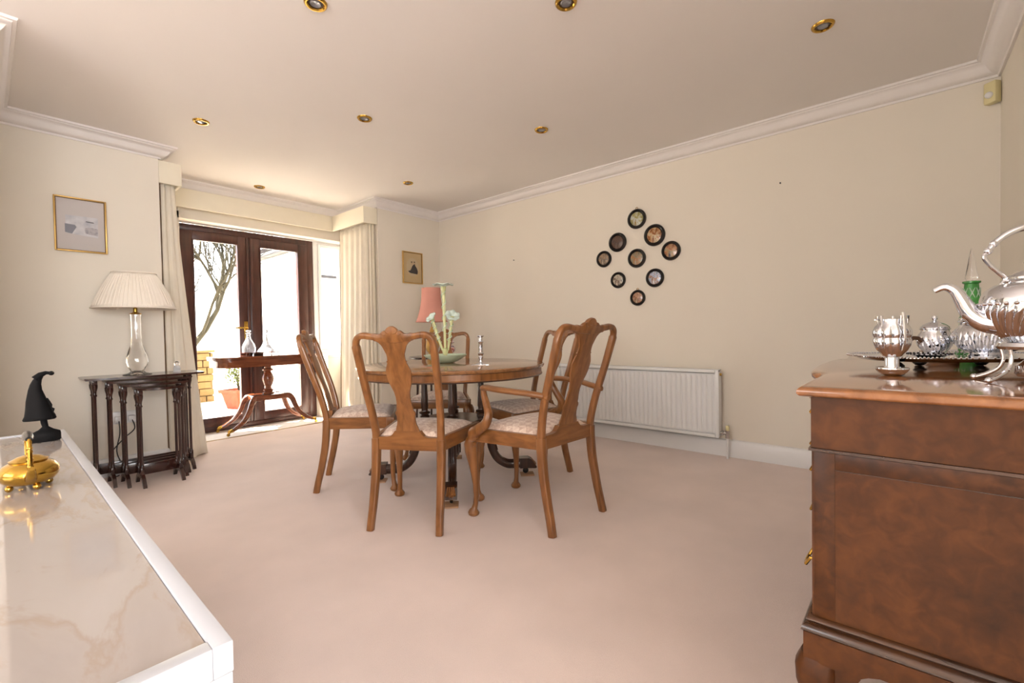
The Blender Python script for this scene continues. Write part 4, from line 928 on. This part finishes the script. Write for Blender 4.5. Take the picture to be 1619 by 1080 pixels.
MB().add(v, f).ob('tray_plate', M_SILVER, tr)
rim = MB()
for i, (x, y) in enumerate(se(.229, .154, 150, 2.8, .012)): rim.sphere((x, y, .0365), .0030, 6, 4)
rb = rim.ob('beaded_rim', M_SILVER, tr); rb['kind'] = 'stuff'
for sx in (-1, 1):
    for sy in (-1, 1): MB().lathe([(.003, 0), (.010, .001), (.0165, .008), (.0165, .014), (.010, .021), (.006, .024)], 20, ((-.02 if sy > 0 else -.172) if sx < 0 else .13, sy*.095+(.02 if sx < 0 and sy < 0 else 0), 0)).ob('bun_foot', M_EBONY, tr)
def on_tray(px_, py_): return (TCn+ty*px_+tx*py_)
def silver_pot(name, label, loc, s, spout=True, handle='wood', fl=18, rs=1):
    root = empty(name, label, 'silverware', loc, 0)
    MB().lathe([(r*s*rs, z*s) for r, z in [(.001, 0), (.03, 0), (.032, .004), (.028, .008), (.036, .014), (.042, .021), (.048, .03), (.052, .04), (.054, .05), (.053, .058), (.050, .066), (.044, .074), (.044, .078), (.048, .080), (.048, .083), (.001, .083)]], fl*10, flute=fl, famp=.11, twist=9/s, frange=(.012*s, .064*s)).ob('pot_body', M_SILVER, root)
    MB().lathe([(r*s*rs, z*s) for r, z in [(.044, .083), (.045, .087), (.036, .094), (.024, .100), (.012, .104), (.006, .107), (.010, .114), (.008, .120), (.001, .123)]], 40, flute=14, famp=.04, frange=(.085*s, .10*s)).ob('lid', M_SILVER, root)
    return root
p1 = Vector((1.80, -.082, 0)); sp1 = silver_pot('sugar_box', 'small lidded silver pot with ball finial at the back of the tray', (p1.x, p1.y, SZ+.0268), .96, rs=.74)
hdir = -rvx
MB().tube([tuple(hdir*x+Vector((0, 0, z))) for x, z in ((.034, .040), (.048, .052), (.062, .053), (.074, .045))], [(.006, .004)]*4, 10).ob('handle', plain('brown wooden handle', (84, 54, 30), .4), sp1)
p2 = Vector((1.745, -.182, 0)); sp2 = silver_pot('silver_teapot', 'broad fluted silver teapot with an ebony handle on the tray', (p2.x, p2.y, SZ+.0268), 1.2, fl=28)
MB().tube([tuple(-fwx*x+rvx*.012+Vector((0, 0, z))) for x, z in ((.050, .074), (.070, .076), (.076, .055), (.070, .030), (.052, .024))], [(.006, .004)]*5, 10).ob('handle', M_EBONY, sp2)
p3 = on_tray(-.115, -.02)
dd = empty('beaded_dish', 'small low silver dish with a dark beaded rim on the tray', 'dish', (1.695, -.066, SZ+.0268))
MB().lathe([(.001, .0), (.025, 0), (.03, .003), (.046, .009), (.047, .011), (.03, .006), (.001, .004)], 40).ob('dish_bowl', M_SILVER, dd)
bm_ = MB()
for i in range(26): a = TAU*i/26; bm_.sphere((.046*math.cos(a), .046*math.sin(a), .011), .0028, 8, 5)
bm_.ob('bead_rim', M_EBONY, dd)
# green decanter
gd = empty('green_decanter', 'tall emerald green cut glass decanter with a clear spire stopper behind the tea tray', 'decanter', (1.945, -.170, SZ))
MB().lathe([(.001, 0), (.026, 0), (.027, .006), (.0285, .05), (.0275, .10), (.0235, .16), (.0185, .205), (.0160, .238), (.0205, .241), (.0205, .246), (.013, .247), (.001, .247)], 40, flute=10, famp=.05, twist=14, frange=(.02, .22)).ob('decanter_body', M_EMER, gd)
cutm = plain('clear cut facets', (214, 236, 214), .2, trans=.3)
cu = MB()
for j in range(5):
    for i in range(8):
        a = TAU*(i+.5*(j % 2))/8; z = .035+j*.044; r = interp([(0, .0290), (.10, .0282), (.16, .0243), (.205, .0193), (.24, .0170)], z)
        c = Vector((r*math.cos(a), r*math.sin(a), z)); t = Vector((-math.sin(a), math.cos(a), 0))
        for q in (-1, 1): cu.tube([tuple(c-t*.006*q-Vector((0, 0, .015))), tuple(c+t*.0), tuple(c+t*.006*q+Vector((0, 0, .015)))], [.0006, .0016, .0006], 6)
c_o = cu.ob('cut_pattern', cutm, gd); c_o['kind'] = 'stuff'
MB().lathe([(.001, .247), (.011, .248), (.0145, .256), (.0135, .262), (.005, .325), (.0018, .343), (.001, .345)], 12).ob('spire_stopper', M_CRYSTAL, gd)
# brown fluted bowl behind, seen under the tray
fb = empty('fluted_bowl', 'low fluted silver bowl standing on the sideboard top behind the tray', 'bowl', (2.02, -.120, SZ))
MB().lathe([(.001, 0), (.040, 0), (.048, .006), (.058, .022), (.064, .034), (.060, .034), (.05, .02), (.001, .008)], 60, flute=24, famp=.05).ob('bowl_body', M_SILVER, fb)

# spirit kettle on stand
kt = empty('silver_spirit_kettle', 'fluted silver tea kettle with arched handle on a curved leg stand', 'kettle', (1.335, -.199, SZ))
kb = [(.001, .078), (.026, .078), (.032, .080), (.041, .090), (.049, .102), (.057, .116), (.064, .130), (.069, .144), (.0715, .156), (.071, .168), (.065, .182), (.054, .192), (.042, .196), (.001, .197)]
kb = [(p.x, p.y) for p in smooth_path([(a, b, 0) for a, b in kb], 4)]
MB().lathe(kb, 320, flute=32, famp=.06, twist=-5, frange=(.079, .155)).ob('kettle_body', M_SILVER, kt)
bd = MB()
for i in range(32): a = TAU*i/32; bd.sphere((.0722*math.cos(a), .0725*math.sin(a), .156), .0044, 10, 6, .8)
bd.ob('shoulder_beads', M_SILVER, kt)
MB().lathe([(.040, .196), (.041, .200), (.036, .204), (.035, .208), (.026, .216), (.012, .221), (.005, .224), (.006, .229), (.011, .236), (.008, .244), (.003, .250), (.001, .252)], 40, flute=20, famp=.05, frange=(.203, .216)).ob('lid', M_SILVER, kt)
sd = Vector((-.15, .989, 0))  # spout direction, to the left in the picture
def K(a, z, side=0): p = sd*a; return (p.x, p.y, z)
MB().tube(smooth_path([K(.045, .118), K(.066, .122), (K(.086, .140)), K(.098, .165), K(.110, .188), K(.126, .196), K(.142, .188)], 6), [(.025-.0200*(i/36)**.75, .020-.0155*(i/36)**.75) for i in range(37)], 16).ob('spout', M_SILVER, kt)
MB().tube(smooth_path([K(.045, .190), K(.036, .205), K(.044, .218), K(.058, .236), K(.066, .252), K(.062, .260)], 5), [.004]*26, 10).ob('handle_bracket', M_SILVER, kt)
MB().tube(smooth_path([K(-.045, .190), K(-.036, .205), K(-.044, .218), K(-.058, .236), K(-.066, .252), K(-.062, .260)], 5), [.004]*26, 10).ob('handle_bracket', M_SILVER, kt)
hp = smooth_path([K(.062, .260), K(.050, .280), K(.028, .298), K(0, .306), K(-.028, .298), K(-.050, .280), K(-.062, .260)], 6); n = len(hp)
MB().tube(hp, [.0045+.002*math.sin(i/(n-1)*PI) for i in range(n)], 12).ob('arched_handle', M_SILVER, kt)
for q in (K(.060, .264), K(.052, .278), K(-.060, .264), K(-.052, .278)): MB().sphere(q, .0072, 10, 8).ob('handle_collar', M_SILVER, kt)
MB().lathe([(.030, .066), (.046, .066), (.049, .072), (.046, .079), (.032, .079)], 48).ob('stand_ring', M_SILVER, kt)
for k in range(4):
    a = math.atan2(sd.y, sd.x)+(-.55, .55, PI-.55, PI+.55)[k]; c, s = math.cos(a), math.sin(a)
    MB().tube(smooth_path([(c*.042, s*.042, .070), (c*.038, s*.038, .048), (c*.044, s*.044, .028), (c*.062, s*.062, .014), (c*.080, s*.080, .006)], 5), [.0032+.001*i/20 for i in range(21)], 10).sphere((c*.082, s*.082, .0062), .0062, 12, 8).ob('stand_leg', M_SILVER, kt)
MB().lathe([(.001, .012), (.018, .012), (.022, .018), (.022, .034), (.014, .040), (.006, .048), (.001, .048)], 28).ob('burner', M_SILVER, kt)
MB().tube([(-.044, 0, .028), (0, 0, .014), (.044, 0, .028)], .003, 8).ob('burner_strut', M_SILVER, kt)

# ------------------------------------------------------------------ outside
struct('patio_ground', MB().box((-8, DY+.12, -.3), (16, 30, -.16)), M_PAVE)
pv = empty('paving', 'pale paving slabs outside the patio doors', 'paving'); pv['kind'] = 'structure'; del pv['category']
me0 = None
for i in range(10):
    for j in range(9):
        x = .0+i*.46; y = DY+.13+j*.46
        if me0 is None: o = MB().box((0, 0, -.16), (.45, .45, -.11), .006).ob('paving_slab', M_PAVE, pv); me0 = o.data
        else: o = bpy.data.objects.new('paving_slab', me0); COL.objects.link(o); o.parent = pv
        o.location = (x, y, random.uniform(-.003, .003))
# buff stone low wall on the left
bw = empty('stone_wall', 'low buff stone garden wall beyond the left patio door', 'wall')
MB().box((1.28, 8.74, -.13), (2.52, 8.90, .70)).ob('wall_core', M_MORTAR, bw, smooth=False)
rnd = random.Random(2); k = 0
for r in range(7):
    x = 1.26-(r % 2)*.12
    while x < 2.5:
        w = rnd.uniform(.2, .34); x2 = min(2.53, x+w)
        if x2-x > .05: MB().box((x+.006, 8.70-rnd.uniform(0, .012), -.12+r*.118), (x2-.006, 8.76, -.12+r*.118+.106), .008).ob('stone', M_BRICK, bw)
        x = x2
MB().box((1.24, 8.68, .706), (2.55, 8.92, .745), .008).ob('coping', M_BRICK, bw)
gw = empty('garden_wall', 'white rendered garden wall beyond the patio', 'wall')
MB().box((3.0, 6.4, -.12), (3.14, 13.5, 1.80)).ob('long_wall', M_RENDERW, gw, smooth=False)
MB().box((3.14, 6.4, -.12), (6.5, 6.54, 1.80)).ob('return_wall', M_RENDERW, gw, smooth=False)
MB().box((2.97, 6.37, 1.80), (3.17, 13.5, 1.84), .008).ob('coping', M_RENDERW, gw); MB().box((3.17, 6.37, 1.80), (6.5, 6.57, 1.84), .008).ob('coping', M_GUTTER, gw)
bg = empty('bungalow', 'white neighbouring bungalow with a brown tiled roof and dark gutter', 'house')
MB().box((3.5, 7.1, -.12), (8.5, 9.6, 2.34)).ob('house_wall', M_RENDERW, bg, smooth=False)
MB().box((3.36, 7.0, 2.22), (3.5, 9.7, 2.36)).ob('soffit', M_RENDERW, bg, smooth=False)
sc = MB()
for i in range(34): y = 7.0+i*.08; sc.prism(ell(y+.04, 2.21, .038, .05, 10), 3.33, 3.352, lambda a, z, x: (x, a, z))
sc.ob('scalloped_bargeboard', M_RENDERW, bg, fix=True)
MB().tube([(3.28, 6.95, 2.36), (3.28, 9.8, 2.36)], .055, 12).ob('gutter', M_GUTTER, bg)
rf = MB(); rt_ = MB(); ang = R(33); dx, dz = math.cos(ang), math.sin(ang)
rf.add([(3.26, 6.95, 2.37), (3.26, 9.8, 2.37), (3.26+2.9*dx, 9.8, 2.37+2.9*dz), (3.26+2.9*dx, 6.95, 2.37+2.9*dz), (3.26, 6.95, 2.33), (3.26, 9.8, 2.33), (3.26+2.9*dx, 9.8, 2.33+2.9*dz), (3.26+2.9*dx, 6.95, 2.33+2.9*dz)],
       [(0, 3, 2, 1), (4, 5, 6, 7), (0, 1, 5, 4), (1, 2, 6, 5), (2, 3, 7, 6), (3, 0, 4, 7)]); rf.ob('roof_slope', M_TILE, bg, smooth=False, fix=True)
for i in range(16):
    for j in range(9):
        a = .02+i*.18; y = 6.96+j*.315; p = (3.26+a*dx, 2.375+a*dz)
        q = (3.26+(a+.2)*dx, 2.375+(a+.2)*dz); h = .03
        rt_.add([(p[0], y, p[1]), (p[0], y+.305, p[1]), (q[0], y+.305, q[1]), (q[0], y, q[1]), (p[0]-h*dz, y, p[1]+h*dx), (p[0]-h*dz, y+.305, p[1]+h*dx), (q[0], y+.305, q[1]+.004), (q[0], y, q[1]+.004)],
                [(0, 3, 2, 1), (4, 5, 6, 7), (0, 1, 5, 4), (1, 2, 6, 5), (2, 3, 7, 6), (3, 0, 4, 7)])
t_ = rt_.ob('roof_tiles', M_TILE, bg, smooth=False); t_['kind'] = 'stuff'
# potted shrub
def pot(loc, s, label):
    r = empty('potted_shrub', label, 'plant', loc, R(20))
    v = []; f = []
    lay = [(.115, 0), (.165, .24), (.19, .24), (.195, .285), (.17, .285), (.155, .25), (.001, .25)]
    for w, z in lay: v += [(sx*w*s, sy*w*s, z*s) for sx, sy in ((-1, -1), (1, -1), (1, 1), (-1, 1))]
    for j in range(len(lay)-1):
        for i in range(4): k = (i+1) % 4; f.append((j*4+i, j*4+k, (j+1)*4+k, (j+1)*4+i))
    f.append((3, 2, 1, 0)); MB().add(v, f).ob('terracotta_pot', M_TERRA, r, smooth=False)
    st_ = MB(); rn = random.Random(3)
    for k in range(6): a = rn.random()*TAU; st_.tube([(0, 0, .24*s), (.03*s*math.cos(a), .03*s*math.sin(a), .36*s), (.12*s*math.cos(a), .12*s*math.sin(a), .55*s)], [.008*s, .006*s, .003*s], 6)
    st_.ob('stems', M_BARK, r)
    lf = MB()
    for k in range(900):
        a = rn.random()*TAU; c = rn.uniform(-1, 1); q = rn.random()**.4; rr = .21*s*q
        p = Vector((rr*math.sqrt(1-c*c)*math.cos(a), rr*math.sqrt(1-c*c)*math.sin(a), .52*s+.18*s*c*q))
        d = Vector((rn.uniform(-1, 1), rn.uniform(-1, 1), rn.uniform(-.5, 1))).normalized(); e = d.orthogonal().normalized(); l, w = .032*s, .012*s
        lf.add([p, p+d*l*.5+e*w, p+d*l, p+d*l*.5-e*w], [(0, 1, 2, 3)])
    o = lf.ob('foliage', M_LEAF, r, smooth=False); o['kind'] = 'stuff'
pot((2.52, 7.55, -.11), 1.0, 'round clipped shrub in a square terracotta pot outside the left patio door')
pot((3.2, 6.05, -.11), 1.28, 'low green shrub visible through the bottom of the side window')
# bare tree
def tree(loc, label):
    r = empty('bare_tree', label, 'tree', loc); rn = random.Random(11); br = MB(); tw = MB()
    def grow(p, d, l, rad, lev):
        pts = [p]; q = Vector(p); dd = Vector(d)
        for i in range(4):
            dd = (dd+Vector((rn.uniform(-.22, .22), rn.uniform(-.22, .22), rn.uniform(-.08, .16)))).normalized(); q = q+dd*l/4; pts.append(q.copy())
        (br if lev < 2 else tw).tube(pts, [rad*(1-.45*i/4) for i in range(5)], 7 if lev < 2 else 4)
        if lev >= 5: return
        nb = (5, 5, 5, 4, 4)[lev]
        for k in range(nb):
            t = rn.uniform(.35, 1); i = min(3, int(t*4)); b = pts[i].lerp(pts[i+1], t*4-i) if i < 4 else pts[-1]
            nd = (dd+Vector((rn.uniform(-1, 1), rn.uniform(-1, 1), rn.uniform(-.4, .8)))*.8).normalized()
            grow(b, nd, l*rn.uniform(.55, .8), rad*.53, lev+1)
    grow(Vector((0, 0, 0)), Vector((.12, 0, 1)), 1.7, .095, 0)
    br.ob('trunk_and_limbs', M_BARK, r); o = tw.ob('twigs', M_BARK, r); o['kind'] = 'stuff'
tree((1.75, 7.9, -.13), 'bare pale branched tree beyond the left patio door')
